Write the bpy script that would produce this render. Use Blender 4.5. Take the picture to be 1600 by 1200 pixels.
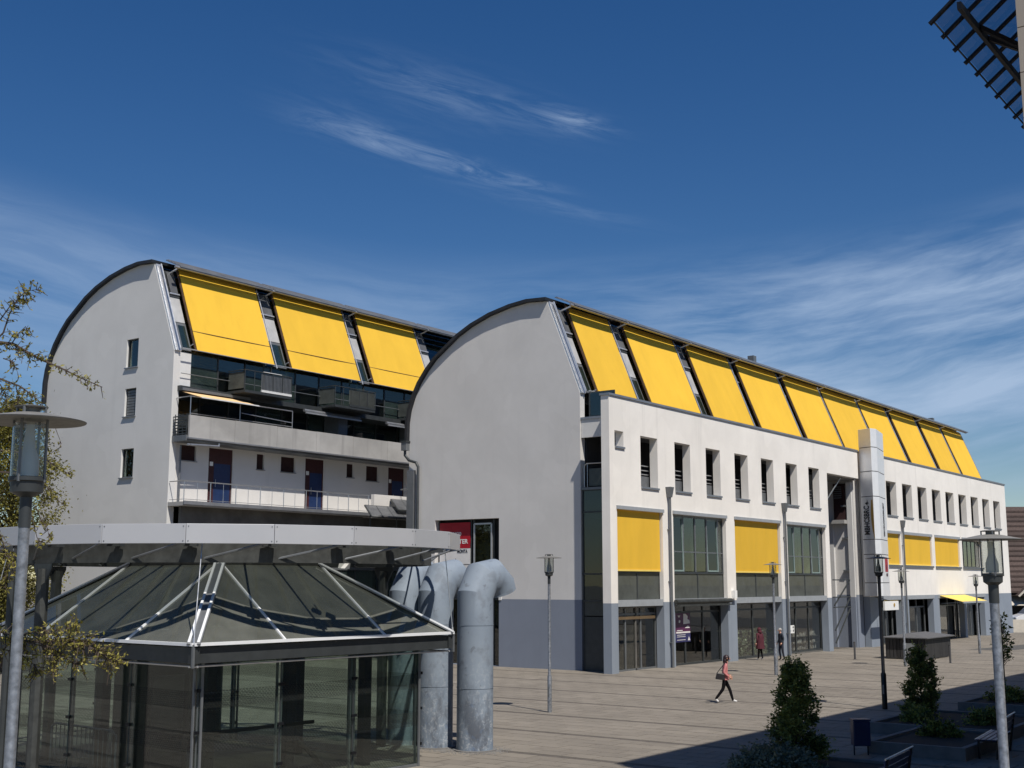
import bpy, bmesh, math, random
from mathutils import Vector, Matrix, Quaternion
from mathutils.geometry import tessellate_polygon
random.seed(7)
D = bpy.data
for o in list(D.objects): D.objects.remove(o)
scene = bpy.context.scene
COL = scene.collection
R = math.radians

# ------------------------------------------------------------------ camera
F_PX, PITCH, YAW, CAM_H = 1921.0, R(9.153), R(36.3), 4.2
cam_d = D.cameras.new('camera'); cam = D.objects.new('camera', cam_d); COL.objects.link(cam)
cam.location = (0, 0, CAM_H)
cam.rotation_euler = (R(90) + PITCH, 0, YAW - R(90))
cam_d.sensor_fit = 'HORIZONTAL'; cam_d.sensor_width = 36.0
cam_d.lens = F_PX / 1600 * 36; cam_d.clip_start = .1; cam_d.clip_end = 3000
scene.camera = cam
FW = Vector((math.cos(YAW), math.sin(YAW), 0)); RT = Vector((math.sin(YAW), -math.cos(YAW), 0))

# ------------------------------------------------------------------ light
SUN = Vector((-1.45, -3.10, 5.05)).normalized()
world = D.worlds.new('World'); scene.world = world; world.use_nodes = True
sun_d = D.lights.new('sun', 'SUN'); sun = D.objects.new('sun', sun_d); COL.objects.link(sun)
sun_d.energy = 5.0; sun_d.angle = R(.53); sun_d.color = (1, .945, .86)
sun.rotation_euler = SUN.to_track_quat('Z', 'Y').to_euler(); sun.location = (0, -30, 60)
scene.view_settings.view_transform = 'Standard'; scene.view_settings.look = 'None'
scene.view_settings.exposure = 0.0; scene.view_settings.gamma = 1.0
scene.view_settings.use_curve_mapping = False
SKY_STRENGTH = .073

def build_world():
    nt = world.node_tree; N = nt.nodes; L = nt.links
    for n in list(N): N.remove(n)
    def inp(sock, v):
        if hasattr(v, 'is_linked'): L.new(v, sock)
        else: sock.default_value = v
    def m(op, a, b=0.0, c=None, clamp=False):
        n = N.new('ShaderNodeMath'); n.operation = op; n.use_clamp = clamp
        inp(n.inputs[0], a); inp(n.inputs[1], b)
        if c is not None: inp(n.inputs[2], c)
        return n.outputs[0]
    def dot(v, vec):
        n = N.new('ShaderNodeVectorMath'); n.operation = 'DOT_PRODUCT'; L.new(v, n.inputs[0]); n.inputs[1].default_value = vec
        return n.outputs['Value']
    def comb(x, y, z=0.0):
        n = N.new('ShaderNodeCombineXYZ'); inp(n.inputs[0], x); inp(n.inputs[1], y); inp(n.inputs[2], z); return n.outputs[0]
    def noise(v, scale, detail=5, rough=.55, dist=0):
        n = N.new('ShaderNodeTexNoise'); L.new(v, n.inputs['Vector']); n.inputs['Scale'].default_value = scale
        n.inputs['Detail'].default_value = detail; n.inputs['Roughness'].default_value = rough; n.inputs['Distortion'].default_value = dist
        return n.outputs['Fac']
    def sm(x, a, b):
        n = N.new('ShaderNodeMapRange'); n.interpolation_type = 'SMOOTHSTEP'
        L.new(x, n.inputs['Value']); n.inputs['From Min'].default_value = a; n.inputs['From Max'].default_value = b
        return n.outputs[0]
    out = N.new('ShaderNodeOutputWorld'); bg = N.new('ShaderNodeBackground'); L.new(bg.outputs[0], out.inputs[0])
    sky = N.new('ShaderNodeTexSky'); sky.sky_type = 'NISHITA'; sky.sun_disc = False
    sky.sun_elevation = math.asin(SUN.z); sky.sun_rotation = math.atan2(SUN.x, SUN.y)
    sky.air_density = 1.0; sky.dust_density = .0; sky.ozone_density = 3.0; sky.altitude = 250
    hs = N.new('ShaderNodeHueSaturation'); hs.inputs['Saturation'].default_value = 1.32; hs.inputs['Value'].default_value = 1.0
    hs.inputs['Hue'].default_value = .508
    L.new(sky.outputs[0], hs.inputs['Color'])
    tc = N.new('ShaderNodeTexCoord'); d = tc.outputs['Generated']
    fx, rx = dot(d, FW), dot(d, RT); uz = dot(d, (0, 0, 1))
    az = m('ARCTAN2', rx, fx); el = m('ARCSINE', uz)
    # gentle bend: the cirrus band sags in the middle of the picture and rises to the right
    bend = m('MULTIPLY', m('SUBTRACT', az, .05), m('SUBTRACT', az, .05)); bend = m('MULTIPLY', bend, .22)
    e2 = m('SUBTRACT', el, bend)
    warp = noise(comb(m('MULTIPLY', az, 3.0), m('MULTIPLY', el, 6.0), 3.1), 1.0, 3)
    e3 = m('ADD', e2, m('MULTIPLY', m('SUBTRACT', warp, .5), .065))
    streak = noise(comb(m('MULTIPLY', az, 6.0), m('MULTIPLY', e3, 48.0), 1.7), 1.0, 10, .64, .25)
    big = noise(comb(m('MULTIPLY', az, 2.4), m('MULTIPLY', e3, 13.0), 8.4), 1.0, 6, .55, .4)
    band = m('MULTIPLY', sm(e2, .01, .13), m('SUBTRACT', 1.0, sm(e2, .20, .275)))
    dens = m('MULTIPLY', m('ADD', m('MULTIPLY', sm(streak, .36, .70), .55), m('MULTIPLY', sm(big, .43, .62), .66)), band)
    right = m('ADD', .60, m('MULTIPLY', sm(az, -.02, .22), .85))
    dens = m('MULTIPLY', dens, right)
    # separate mares' tails higher up
    tilt = m('ADD', el, m('MULTIPLY', az, .22))
    fine = noise(comb(m('MULTIPLY', az, 14.0), m('MULTIPLY', tilt, 90.0), 5.5), 1.0, 7, .65, .9)
    tails = None
    for (px, py, rw, rh, s) in ((640, 240, .060, .0075, .75), (735, 268, .036, .005, .6), (900, 190, .026, .0075, .85), (700, 150, .08, .018, .30), (540, 205, .05, .014, .25), (850, 318, .07, .006, .25), (820, 285, .03, .005, .3)):
        a0 = (px - 800) / F_PX; e0 = PITCH + math.atan((600 - py) / F_PX); t0 = e0 + a0 * .22
        q = m('ADD', m('POWER', m('DIVIDE', m('ABSOLUTE', m('SUBTRACT', az, a0)), rw), 2.0), m('POWER', m('DIVIDE', m('ABSOLUTE', m('SUBTRACT', tilt, t0)), rh), 2.0))
        g = m('MULTIPLY', m('EXPONENT', m('MULTIPLY', q, -1.0)), s)
        tails = g if tails is None else m('ADD', tails, g)
    tails = m('MULTIPLY', tails, sm(fine, .34, .72))
    haze = m('MULTIPLY', m('SUBTRACT', 1.0, sm(el, -.05, .22)), .03)
    total = m('ADD', m('ADD', m('MULTIPLY', dens, .50), m('MULTIPLY', tails, .58)), haze, clamp=True)
    total = m('MINIMUM', total, .8)
    mix = N.new('ShaderNodeMixRGB'); L.new(total, mix.inputs[0]); L.new(hs.outputs[0], mix.inputs[1]); mix.inputs[2].default_value = (5.9, 7.6, 10.2, 1)
    L.new(mix.outputs[0], bg.inputs[0]); bg.inputs[1].default_value = SKY_STRENGTH
build_world()

# ------------------------------------------------------------------ materials
MATS = {}
class NT:
    def __init__(s, name):
        s.mat = D.materials.new(name); s.mat.use_nodes = True; s.t = s.mat.node_tree; s.N = s.t.nodes; s.L = s.t.links
        s.b = s.N['Principled BSDF']; s.out = s.N['Material Output']
    def n(s, t, **kw):
        q = s.N.new('ShaderNode' + t)
        for k, v in kw.items(): setattr(q, k, v)
        return q
    def link(s, a, b): s.L.new(a, b)
    def coord(s, scale=(1, 1, 1), obj=False):
        mp = s.n('Mapping'); mp.inputs['Scale'].default_value = scale
        if obj: s.link(s.n('TexCoord').outputs['Object'], mp.inputs[0])
        else: s.link(s.n('NewGeometry').outputs['Position'], mp.inputs[0])
        return mp.outputs[0]
    def noise(s, v, scale, detail=4, rough=.55, dist=0):
        q = s.n('TexNoise'); s.link(v, q.inputs['Vector']); q.inputs['Scale'].default_value = scale
        q.inputs['Detail'].default_value = detail; q.inputs['Roughness'].default_value = rough; q.inputs['Distortion'].default_value = dist
        return q.outputs['Fac']
    def mr(s, v, a, b, c=0, d=1):
        q = s.n('MapRange'); s.link(v, q.inputs[0]); q.inputs[1].default_value = a; q.inputs[2].default_value = b
        q.inputs[3].default_value = c; q.inputs[4].default_value = d; return q.outputs[0]
    def math(s, op, a, b):
        q = s.n('Math', operation=op)
        for i, v in enumerate((a, b)):
            if hasattr(v, 'is_linked'): s.link(v, q.inputs[i])
            else: q.inputs[i].default_value = v
        return q.outputs[0]
    def mix(s, fac, a, b, mode='MIX'):
        q = s.n('MixRGB', blend_type=mode)
        for i, v in enumerate((fac, a, b)):
            if hasattr(v, 'is_linked'): s.link(v, q.inputs[i])
            elif i == 0: q.inputs[0].default_value = v
            else: q.inputs[i].default_value = (*v, 1)
        return q.outputs[0]
    def bump(s, h, strength=.2, dist=.02):
        q = s.n('Bump'); q.inputs['Strength'].default_value = strength; q.inputs['Distance'].default_value = dist
        s.link(h, q.inputs['Height']); s.link(q.outputs[0], s.b.inputs['Normal'])

def mat(name, col, rough=.6, metal=0, var=.12, scale=3.0, stretch=(1, 1, 1), bump=0, spec=.5, rnd=0, dark=None, coat=0):
    if name in MATS: return MATS[name]
    t = NT(name); v = t.coord(stretch)
    f = t.noise(v, scale, 5, .6)
    c1 = tuple(x * (1 - var) for x in col); c2 = tuple(min(1, x * (1 + var)) for x in col)
    c = t.mix(t.mr(f, .3, .7), c1, c2)
    if dark is not None:
        g = t.noise(t.coord((1, 1, .25)), 1.3, 6, .65)
        c = t.mix(t.mr(g, .52, .75, 0, dark[1]), c, dark[0])
    if rnd:
        oi = t.n('ObjectInfo'); hv = t.n('HueSaturation'); t.link(t.mr(oi.outputs['Random'], 0, 1, 1 - rnd, 1 + rnd), hv.inputs['Value']); t.link(c, hv.inputs['Color']); c = hv.outputs[0]
    t.link(c, t.b.inputs['Base Color'])
    t.link(t.mr(t.noise(v, scale * 2.7, 4), .3, .7, max(.02, rough - .08), min(1, rough + .08)), t.b.inputs['Roughness'])
    t.b.inputs['Metallic'].default_value = metal; t.b.inputs['Specular IOR Level'].default_value = spec
    if coat: t.b.inputs['Coat Weight'].default_value = coat
    if bump: t.bump(t.noise(v, scale * 14, 4), bump, .01)
    MATS[name] = t.mat; return t.mat

def render_mat(name, col, dado, zdado, zslope=0.0, patch=.10, streak=.12):
    """painted render with a darker painted plinth, repainted patches and rain streaks"""
    t = NT(name); v = t.coord()
    big = t.noise(v, .35, 4, .6, .4); mid = t.noise(v, 1.6, 4, .6); fine = t.noise(v, 40, 3)
    st = t.noise(t.coord((1.1, 1.1, .06)), 1.4, 5, .6)
    def shade(c):
        a = t.mix(t.mr(big, .35, .65), tuple(x * (1 - patch) for x in c), tuple(min(.95, x * (1 + patch * .6)) for x in c))
        a = t.mix(t.mr(mid, .45, .75, 0, .35), a, tuple(x * (1 - patch) for x in c))
        vo = t.n('TexVoronoi'); t.link(t.mixv(v, .35), vo.inputs['Vector']); vo.inputs['Scale'].default_value = .55
        sep = t.n('SeparateColor'); t.link(vo.outputs['Color'], sep.inputs[0])
        a = t.mix(t.mr(sep.outputs[0], .72, .9, 0, .25), a, tuple(min(.95, x * 1.10) for x in c))
        return t.mix(t.mr(st, .56, .80, 0, streak * 2.2), a, tuple(x * .62 for x in c))
    def mixv(v, amt):
        q = t.n('TexNoise'); t.link(v, q.inputs['Vector']); q.inputs['Scale'].default_value = .8
        w = t.n('VectorMath', operation='MULTIPLY_ADD'); t.link(q.outputs['Color'], w.inputs[0]); w.inputs[1].default_value = (amt * 4,) * 3; t.link(v, w.inputs[2]); return w.outputs[0]
    t.mixv = mixv
    c = shade(col)
    if dado:
        sp = t.n('SeparateXYZ'); t.link(t.n('NewGeometry').outputs['Position'], sp.inputs[0])
        z = sp.outputs[2]
        fac = t.mr(z, zdado - .008, zdado + .008)
        c = t.mix(fac, shade(dado), c)
    t.link(c, t.b.inputs['Base Color']); t.b.inputs['Roughness'].default_value = .88; t.b.inputs['Specular IOR Level'].default_value = .25
    t.bump(fine, .12, .01); MATS[name] = t.mat; return t.mat

def glass_mat(name, tint=(.5, .55, .53), refl=1.0, dust=0.0, dustcol=(.2, .2, .17), rough=.01, dots=False):
    """thin pane: tinted see-through with fresnel mirror, optional film of dust / dotted foil bands"""
    t = NT(name); t.N.remove(t.b)
    tr = t.n('BsdfTransparent'); tr.inputs[0].default_value = (*tint, 1)
    gl = t.n('BsdfGlossy'); gl.inputs['Roughness'].default_value = rough; gl.inputs[0].default_value = (refl, refl, refl, 1)
    bp = t.n('Bump'); bp.inputs['Strength'].default_value = .05; bp.inputs['Distance'].default_value = .02
    t.link(t.noise(t.coord(), .9, 2), bp.inputs['Height']); t.link(bp.outputs[0], gl.inputs['Normal'])
    lw = t.n('LayerWeight'); lw.inputs[0].default_value = .5
    fr = t.math('ADD', t.math('MULTIPLY', t.math('POWER', lw.outputs['Facing'], 4.0), .85), .07 if not dust else .06)
    mx = t.n('MixShader'); t.link(fr, mx.inputs[0]); t.link(tr.outputs[0], mx.inputs[1]); t.link(gl.outputs[0], mx.inputs[2])
    last = mx.outputs[0]
    if dust:
        df = t.n('BsdfDiffuse'); df.inputs[0].default_value = (*dustcol, 1)
        v = t.coord((1, 1, 1)); f = t.mr(t.noise(v, 1.5, 6, .65), .3, .75, dust * .7, min(1, dust * 1.25))
        m2 = t.n('MixShader'); t.link(f, m2.inputs[0]); t.link(last, m2.inputs[1]); t.link(df.outputs[0], m2.inputs[2]); last = m2.outputs[0]
    if dots:
        sp = t.n('SeparateXYZ'); t.link(t.n('NewGeometry').outputs['Position'], sp.inputs[0])
        def wave(x, k): return t.math('SINE', t.math('MULTIPLY', x, k), 0)
        h = t.math('ADD', sp.outputs[0], sp.outputs[1])
        dot = t.math('MULTIPLY', wave(h, 80.0), wave(sp.outputs[2], 80.0))
        band = t.math('MULTIPLY', t.math('GREATER_THAN', wave(sp.outputs[2], 7.4), .35), t.math('GREATER_THAN', dot, .12))
        df = t.n('BsdfDiffuse'); df.inputs[0].default_value = (.035, .037, .036, 1)
        m2 = t.n('MixShader'); t.link(t.math('MULTIPLY', band, .42), m2.inputs[0]); t.link(last, m2.inputs[1]); t.link(df.outputs[0], m2.inputs[2]); last = m2.outputs[0]
    t.link(last, t.out.inputs[0]); MATS[name] = t.mat; return t.mat

def leaf_mat(name, c1, c2, trans=.3):
    t = NT(name); at = t.n('Attribute', attribute_name='tone'); f = at.outputs['Fac']
    c = t.mix(f, c1, c2); t.link(c, t.b.inputs['Base Color']); t.b.inputs['Roughness'].default_value = .5
    t.b.inputs['Specular IOR Level'].default_value = .35
    tl = t.n('BsdfTranslucent'); t.link(t.mix(1.0, c, (1.2, 1.15, .5), 'MULTIPLY'), tl.inputs[0])
    mx = t.n('MixShader'); mx.inputs[0].default_value = trans
    t.link(t.b.outputs[0], mx.inputs[1]); t.link(tl.outputs[0], mx.inputs[2]); t.link(mx.outputs[0], t.out.inputs[0])
    MATS[name] = t.mat; return t.mat

def make_mats():
    render_mat('white_render', (.83, .795, .74), (.24, .275, .325), 3.22, patch=.07, streak=.16)
    render_mat('grey_render', (.60, .588, .57), (.205, .232, .285), 3.35, patch=.06, streak=.08)
    render_mat('light_grey_render', (.635, .63, .615), (.22, .25, .31), 3.2, patch=.05, streak=.07)
    render_mat('gallery_render', (.68, .66, .635), None, 0, patch=.05, streak=.12)
    render_mat('concrete', (.37, .362, .35), None, 0, patch=.18, streak=.45)
    mat('blind_fabric', (.73, .445, .045), .75, var=.05, scale=.7, stretch=(1.4, 1, .5), spec=.2, rnd=.05, bump=.04, dark=((.52, .30, .03), .16))
    mat('cream_fabric', (.82, .55, .28), .8, var=.05, spec=.2)
    mat('awning_yellow', (.80, .60, .15), .75, var=.05, spec=.2)
    mat('zinc_dark', (.03, .032, .037), .5, .4, var=.25, scale=1.2)
    mat('zinc', (.30, .31, .33), .42, .6, var=.15, scale=1.5)
    mat('aluminium', (.62, .63, .64), .38, .7, var=.08)
    mat('galv', (.27, .285, .31), .45, .6, var=.4, scale=14, bump=.05)
    mat('galv_light', (.44, .45, .46), .5, .35, var=.25, scale=22)
    mat('lamp_hat', (.205, .20, .185), .55, .1, var=.15, scale=9)
    mat('lamp_diffuser', (.62, .62, .60), .6, 0, var=.05)
    mat('frame_dark', (.045, .05, .052), .45, .2, var=.15)
    mat('frame_grey', (.17, .18, .19), .45, .4, var=.12)
    mat('infill', (.40, .40, .40), .6, var=.15, scale=1.5, dark=((.2, .19, .18), .6))
    mat('casement_green', (.26, .34, .32), .45, .2, var=.08)
    mat('frame_white', (.66, .66, .65), .5, var=.06)
    mat('beam_grey', (.33, .35, .37), .5, .1, var=.08)
    mat('interior', (.030, .030, .032), .9, var=.3, scale=.7)
    mat('interior_light', (.12, .115, .105), .9, var=.3, scale=.9)
    mat('soffit', (.20, .20, .20), .9, var=.1)
    mat('black_steel', (.009, .010, .013), .4, .3, var=.2)
    mat('steel_dirty', (.055, .058, .055), .6, .3, var=.35, scale=5, dark=((.035, .035, .03), .8))
    mat('fascia_panel', (.46, .465, .485), .42, .15, var=.035, scale=.8)
    mat('white_metal', (.80, .81, .82), .4, .1, var=.03)
    mat('pylon_panel', (.80, .81, .82), .4, .2, var=.04)
    mat('door_blue', (.010, .028, .095), .5, var=.15)
    mat('frame_red', (.045, .011, .013), .6, var=.15)
    mat('dark_red', (.028, .008, .009), .8, var=.2)
    mat('rail_steel', (.50, .51, .52), .35, .8, var=.1)
    mat('rust_brown', (.10, .055, .03), .8, var=.3)
    mat('bollard', (.09, .09, .095), .5, .2)
    mat('bench_blue', (.012, .022, .085), .4, .1, var=.15)
    mat('planter', (.17, .165, .16), .9, var=.15, scale=4, bump=.2, dark=((.10, .10, .095), .5))
    mat('soil', (.03, .022, .016), .95, var=.3, scale=9)
    mat('bark', (.075, .06, .048), .9, var=.35, scale=12, stretch=(1, 1, .25), bump=.4)
    mat('twig', (.075, .055, .042), .85, var=.3, scale=20)
    mat('sign_white', (.82, .82, .80), .5, var=.03)
    mat('poster_red', (.38, .006, .018), .5, var=.08)
    mat('poster_white', (.72, .70, .68), .5, var=.06)
    mat('poster_dark', (.05, .012, .02), .5, var=.4, scale=6)
    mat('poster_purple', (.09, .015, .07), .5, var=.3, scale=4)
    mat('poster_blue', (.03, .03, .11), .5, var=.3, scale=4)
    mat('ink', (.02, .022, .03), .6); mat('gold_ink', (.42, .26, .06), .6)
    mat('roof_tile', (.062, .042, .036), .85, var=.3, scale=6, rnd=.22)
    mat('red_wall', (.30, .10, .085), .9, var=.1)
    mat('cream_wall', (.55, .50, .42), .9, var=.08)
    mat('van_white', (.78, .78, .78), .25, 0, var=.02, coat=.6)
    mat('tyre', (.018, .018, .018), .9); mat('headlight', (.7, .7, .7), .1)
    mat('felt', (.10, .10, .105), .95, var=.25, scale=12, bump=.3)
    mat('wood_black', (.028, .027, .027), .7, var=.4, scale=3, stretch=(6, 6, .5), rnd=.35)
    mat('tower_panel', (.42, .36, .29), .45, .1, var=.04, stretch=(8, 8, .2), rnd=.05)
    mat('skin', (.50, .27, .19), .5, var=.05); mat('pink_cloth', (.52, .19, .19), .85, var=.22, scale=9)
    mat('black_cloth', (.008, .0075, .009), .9, var=.3, spec=.1); mat('hair_dark', (.020, .008, .010), .5, var=.4, scale=30)
    mat('maroon_cloth', (.075, .012, .022), .85, var=.2); mat('navy_cloth', (.018, .024, .036), .85, var=.2)
    mat('jeans', (.02, .024, .04), .9, var=.25); mat('hair_grey', (.35, .34, .33), .7, var=.3, scale=30)
    mat('shoe_white', (.7, .7, .7), .6); mat('leather', (.02, .018, .02), .4, var=.2)
    # ventilation pipe paint: worn, scuffed, grimy towards patches
    t = NT('pipe_paint'); v = t.coord()
    a = t.mix(t.mr(t.noise(v, 1.2, 4), .3, .7), (.19, .232, .29), (.235, .28, .335))
    sc = t.noise(v, 3.0, 5, .6, .4); a = t.mix(t.mr(sc, .62, .66, 0, .6), a, (.115, .13, .155)); a = t.mix(t.mr(t.noise(v, 2.2, 5, .6), .56, .66, 0, .5), a, (.14, .16, .19))
    sp = t.n('SeparateXYZ'); t.link(t.n('NewGeometry').outputs['Position'], sp.inputs[0])
    low = t.mr(sp.outputs[2], .2, 2.6, 1, 0)
    s2 = t.noise(v, 9, 7, .75, .8); a = t.mix(t.math('MULTIPLY', t.mr(s2, .52, .60), t.math('MULTIPLY', low, .9)), a, (.42, .45, .48))
    s3 = t.noise(t.coord((1, 1, .4)), 2.1, 6, .7); a = t.mix(t.math('MULTIPLY', t.mr(s3, .46, .62), low), a, (.075, .085, .105))
    s4 = t.noise(v, 3.0, 3); a = t.mix(t.math('MULTIPLY', t.mr(s4, .60, .68), t.math('MULTIPLY', low, .4)), a, (.12, .19, .32))
    t.link(a, t.b.inputs['Base Color']); t.link(t.mr(sc, .3, .7, .62, .8), t.b.inputs['Roughness']); t.bump(s2, .08, .01); MATS['pipe_paint'] = t.mat
    glass_mat('window_glass', (.62, .70, .67), 1.0)
    glass_mat('shop_glass', (.78, .80, .78), .9)
    glass_mat('green_glass', (.30, .40, .38), 1.0, dust=.10, dustcol=(.22, .32, .30))
    glass_mat('spandrel_glass', (.10, .11, .10), .9, dust=.72, dustcol=(.115, .125, .115))
    glass_mat('kiosk_glass', (.52, .55, .53), .85, dust=.05, dustcol=(.15, .16, .15))
    glass_mat('kiosk_foil_glass', (.80, .86, .83), .85, dust=.02, dustcol=(.15, .16, .15), dots=True)
    glass_mat('roof_glass', (.60, .64, .58), .8, dust=.36, dustcol=(.235, .24, .215)); glass_mat('deck_glass', (.72, .74, .72), .7, dust=.16, dustcol=(.16, .17, .15))
    glass_mat('canopy_glass', (.56, .62, .66), .7, dust=.08, dustcol=(.16, .17, .18))
    glass_mat('solar_glass', (.16, .17, .18), .8, dust=.62, dustcol=(.17, .175, .185))
    glass_mat('lamp_glass', (.86, .88, .86), .9, dust=.10, dustcol=(.4, .4, .38))
    leaf_mat('leaf_spring', (.15, .135, .030), (.42, .38, .10), .35)
    leaf_mat('leaf_laurel', (.03, .052, .014), (.33, .36, .10), .28)
    leaf_mat('leaf_olive', (.055, .05, .014), (.17, .17, .03), .3)
    leaf_mat('leaf_grey', (.08, .095, .07), (.24, .27, .20), .2)
    leaf_mat('leaf_shop', (.08, .12, .06), (.42, .48, .36), .2)
    # paving
    for nm, rnd in (('slab', True), ('slab_far', False)):
        t = NT(nm); v = t.coord()
        a = t.mix(t.mr(t.noise(v, .22, 5, .6), .3, .7), (.185, .163, .135), (.240, .213, .177))
        a = t.mix(t.mr(t.noise(v, 2.6, 6, .7), .5, .75, 0, .5), a, (.13, .113, .094)); a = t.mix(t.mr(t.noise(v, 7.0, 2, .5), .70, .74, 0, .6), a, (.07, .06, .05))
        if rnd: f = t.n('ObjectInfo').outputs['Random']
        else: f = t.n('Attribute', attribute_name='tone').outputs['Fac']
        hv = t.n('HueSaturation'); t.link(t.mr(f, 0, 1, .90, 1.08), hv.inputs['Value']); t.link(a, hv.inputs['Color'])
        t.link(hv.outputs[0], t.b.inputs['Base Color']); t.b.inputs['Roughness'].default_value = .8; t.bump(t.noise(v, 55, 3), .2, .006); MATS[nm] = t.mat
    mat('joint', (.085, .075, .063), .95, var=.2, scale=8)
    mat('band_stone', (.105, .091, .077), .85, var=.25, scale=4, bump=.2, rnd=.1)
    mat('asphalt', (.075, .073, .07), .9, var=.2, scale=6, bump=.2)
    mat('earth', (.16, .145, .12), .95, var=.2, scale=.3)
make_mats()

# ------------------------------------------------------------------ mesh building
OFF = {}
def V(*a): return Vector(a)
class MB:
    def __init__(s): s.v = []; s.f = []; s.tone = None
    def add(s, vs, fs):
        k = len(s.v); s.v += [tuple(p) for p in vs]; s.f += [tuple(i + k for i in f) for f in fs]; return s
    def box(s, x0, y0, z0, x1, y1, z1):
        x0, x1 = min(x0, x1), max(x0, x1); y0, y1 = min(y0, y1), max(y0, y1); z0, z1 = min(z0, z1), max(z0, z1)
        return s.add([(x0, y0, z0), (x1, y0, z0), (x1, y1, z0), (x0, y1, z0), (x0, y0, z1), (x1, y0, z1), (x1, y1, z1), (x0, y1, z1)],
                     [(3, 2, 1, 0), (4, 5, 6, 7), (0, 1, 5, 4), (1, 2, 6, 5), (2, 3, 7, 6), (3, 0, 4, 7)])
    def obox(s, c, a, b, h):
        c, a, b, h = map(Vector, (c, a, b, h)); q = []
        for k in (-1, 1):
            for i, j in ((-1, -1), (1, -1), (1, 1), (-1, 1)): q.append(c + a * i + b * j + h * k)
        return s.add(q, [(3, 2, 1, 0), (4, 5, 6, 7), (0, 1, 5, 4), (1, 2, 6, 5), (2, 3, 7, 6), (3, 0, 4, 7)])
    def bar(s, p, q, w, h, up=(0, 0, 1)):
        p, q = Vector(p), Vector(q); d = (q - p); L = d.length; d.normalize(); u = Vector(up)
        sd = d.cross(u)
        if sd.length < 1e-4: sd = d.cross(Vector((1, 0, 0)))
        sd.normalize(); u = sd.cross(d)
        return s.obox((p + q) / 2, d * L / 2, sd * w / 2, u * h / 2)
    def prism(s, poly, vec):
        n = len(poly); a = [Vector(p) for p in poly]; b = [p + Vector(vec) for p in a]
        tris = tessellate_polygon([a])
        fs = [tuple(t) for t in tris] + [tuple(i + n for i in t[::-1]) for t in tris]
        fs += [(i, (i + 1) % n, (i + 1) % n + n, i + n) for i in range(n)]
        return s.add(a + b, fs)
    def tube(s, pts, r, n=8, caps=True):
        P = [Vector(p) for p in pts]; rr = r if isinstance(r, (list, tuple)) else [r] * len(P)
        d = (P[1] - P[0]).normalized(); u = d.orthogonal().normalized(); w = d.cross(u); vs = []
        for i, p in enumerate(P):
            d1 = (P[i + 1] - p).normalized() if i < len(P) - 1 else d
            mm = (d + d1)
            mm = mm.normalized() if mm.length > 1e-6 else d
            for k in range(n):
                a = 2 * math.pi * k / n; o = (u * math.cos(a) + w * math.sin(a)) * rr[i]
                den = d.dot(mm); o = o - d * (o.dot(mm) / den if abs(den) > .2 else 0); vs.append(p + o)
            if i < len(P) - 1:
                q = d.rotation_difference(d1); u = q @ u; w = q @ w; d = d1
        fs = []
        for i in range(len(P) - 1):
            for k in range(n):
                a = i * n + k; b = i * n + (k + 1) % n; fs.append((a, b, b + n, a + n))
        if caps: fs += [tuple(range(n))[::-1], tuple(range((len(P) - 1) * n, len(P) * n))]
        return s.add(vs, fs)
    def lathe(s, prof, c=(0, 0, 0), n=16):
        vs = []; fs = []; c = Vector(c)
        for (r, z) in prof:
            for k in range(n):
                a = 2 * math.pi * k / n; vs.append(c + Vector((r * math.cos(a), r * math.sin(a), z)))
        for i in range(len(prof) - 1):
            for k in range(n):
                a = i * n + k; b = i * n + (k + 1) % n; fs.append((a, b, b + n, a + n))
        if prof[0][0] > .001: fs.append(tuple(range(n))[::-1])
        if prof[-1][0] > .001: fs.append(tuple(range((len(prof) - 1) * n, len(prof) * n)))
        return s.add(vs, fs)
    def leaf(s, p, size, tone, dirv=None, asp=.5):
        d = dirv if dirv else Vector((random.gauss(0, 1), random.gauss(0, 1), random.gauss(0, .8)))
        d = d.normalized(); o = d.orthogonal().normalized(); o = Quaternion(d, random.uniform(0, 6.28)) @ o
        nrm = d.cross(o)
        p = Vector(p); L = size; w = size * asp / 2
        s.add([p, p + d * L * .45 + o * w, p + d * L + nrm * L * .08, p + d * L * .45 - o * w], [(0, 1, 2, 3)])
        if s.tone is None: s.tone = []
        s.tone += [tone] * 4
    def build(s, name, m, parent=None, smooth=False, bevel=0, kind=None, sharp=40):
        off = OFF.get(parent, Vector((0, 0, 0))) if parent else Vector((0, 0, 0))
        me = D.meshes.new(name)
        vs = s.v if not off.length else [(a - off.x, b - off.y, c - off.z) for a, b, c in s.v]
        me.from_pydata(vs, [], s.f); me.update()
        if s.tone is not None and len(s.tone) == len(me.vertices):
            at = me.attributes.new('tone', 'FLOAT', 'POINT'); at.data.foreach_set('value', s.tone)
        bm = bmesh.new(); bm.from_mesh(me)
        if len(me.polygons) < 40000 and s.tone is None: bmesh.ops.recalc_face_normals(bm, faces=bm.faces)
        bm.to_mesh(me); bm.free()
        if smooth:
            me.polygons.foreach_set('use_smooth', [True] * len(me.polygons))
        me.materials.append(MATS[m] if isinstance(m, str) else m)
        o = D.objects.new(name, me); COL.objects.link(o)
        if parent: o.parent = parent; OFF[o] = off
        if smooth:
            try: me.set_sharp_from_angle(angle=R(sharp))
            except Exception: pass
        if bevel:
            b = o.modifiers.new('bevel', 'BEVEL'); b.width = bevel; b.segments = 2; b.limit_method = 'ANGLE'
        if kind: o['kind'] = kind
        return o

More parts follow.
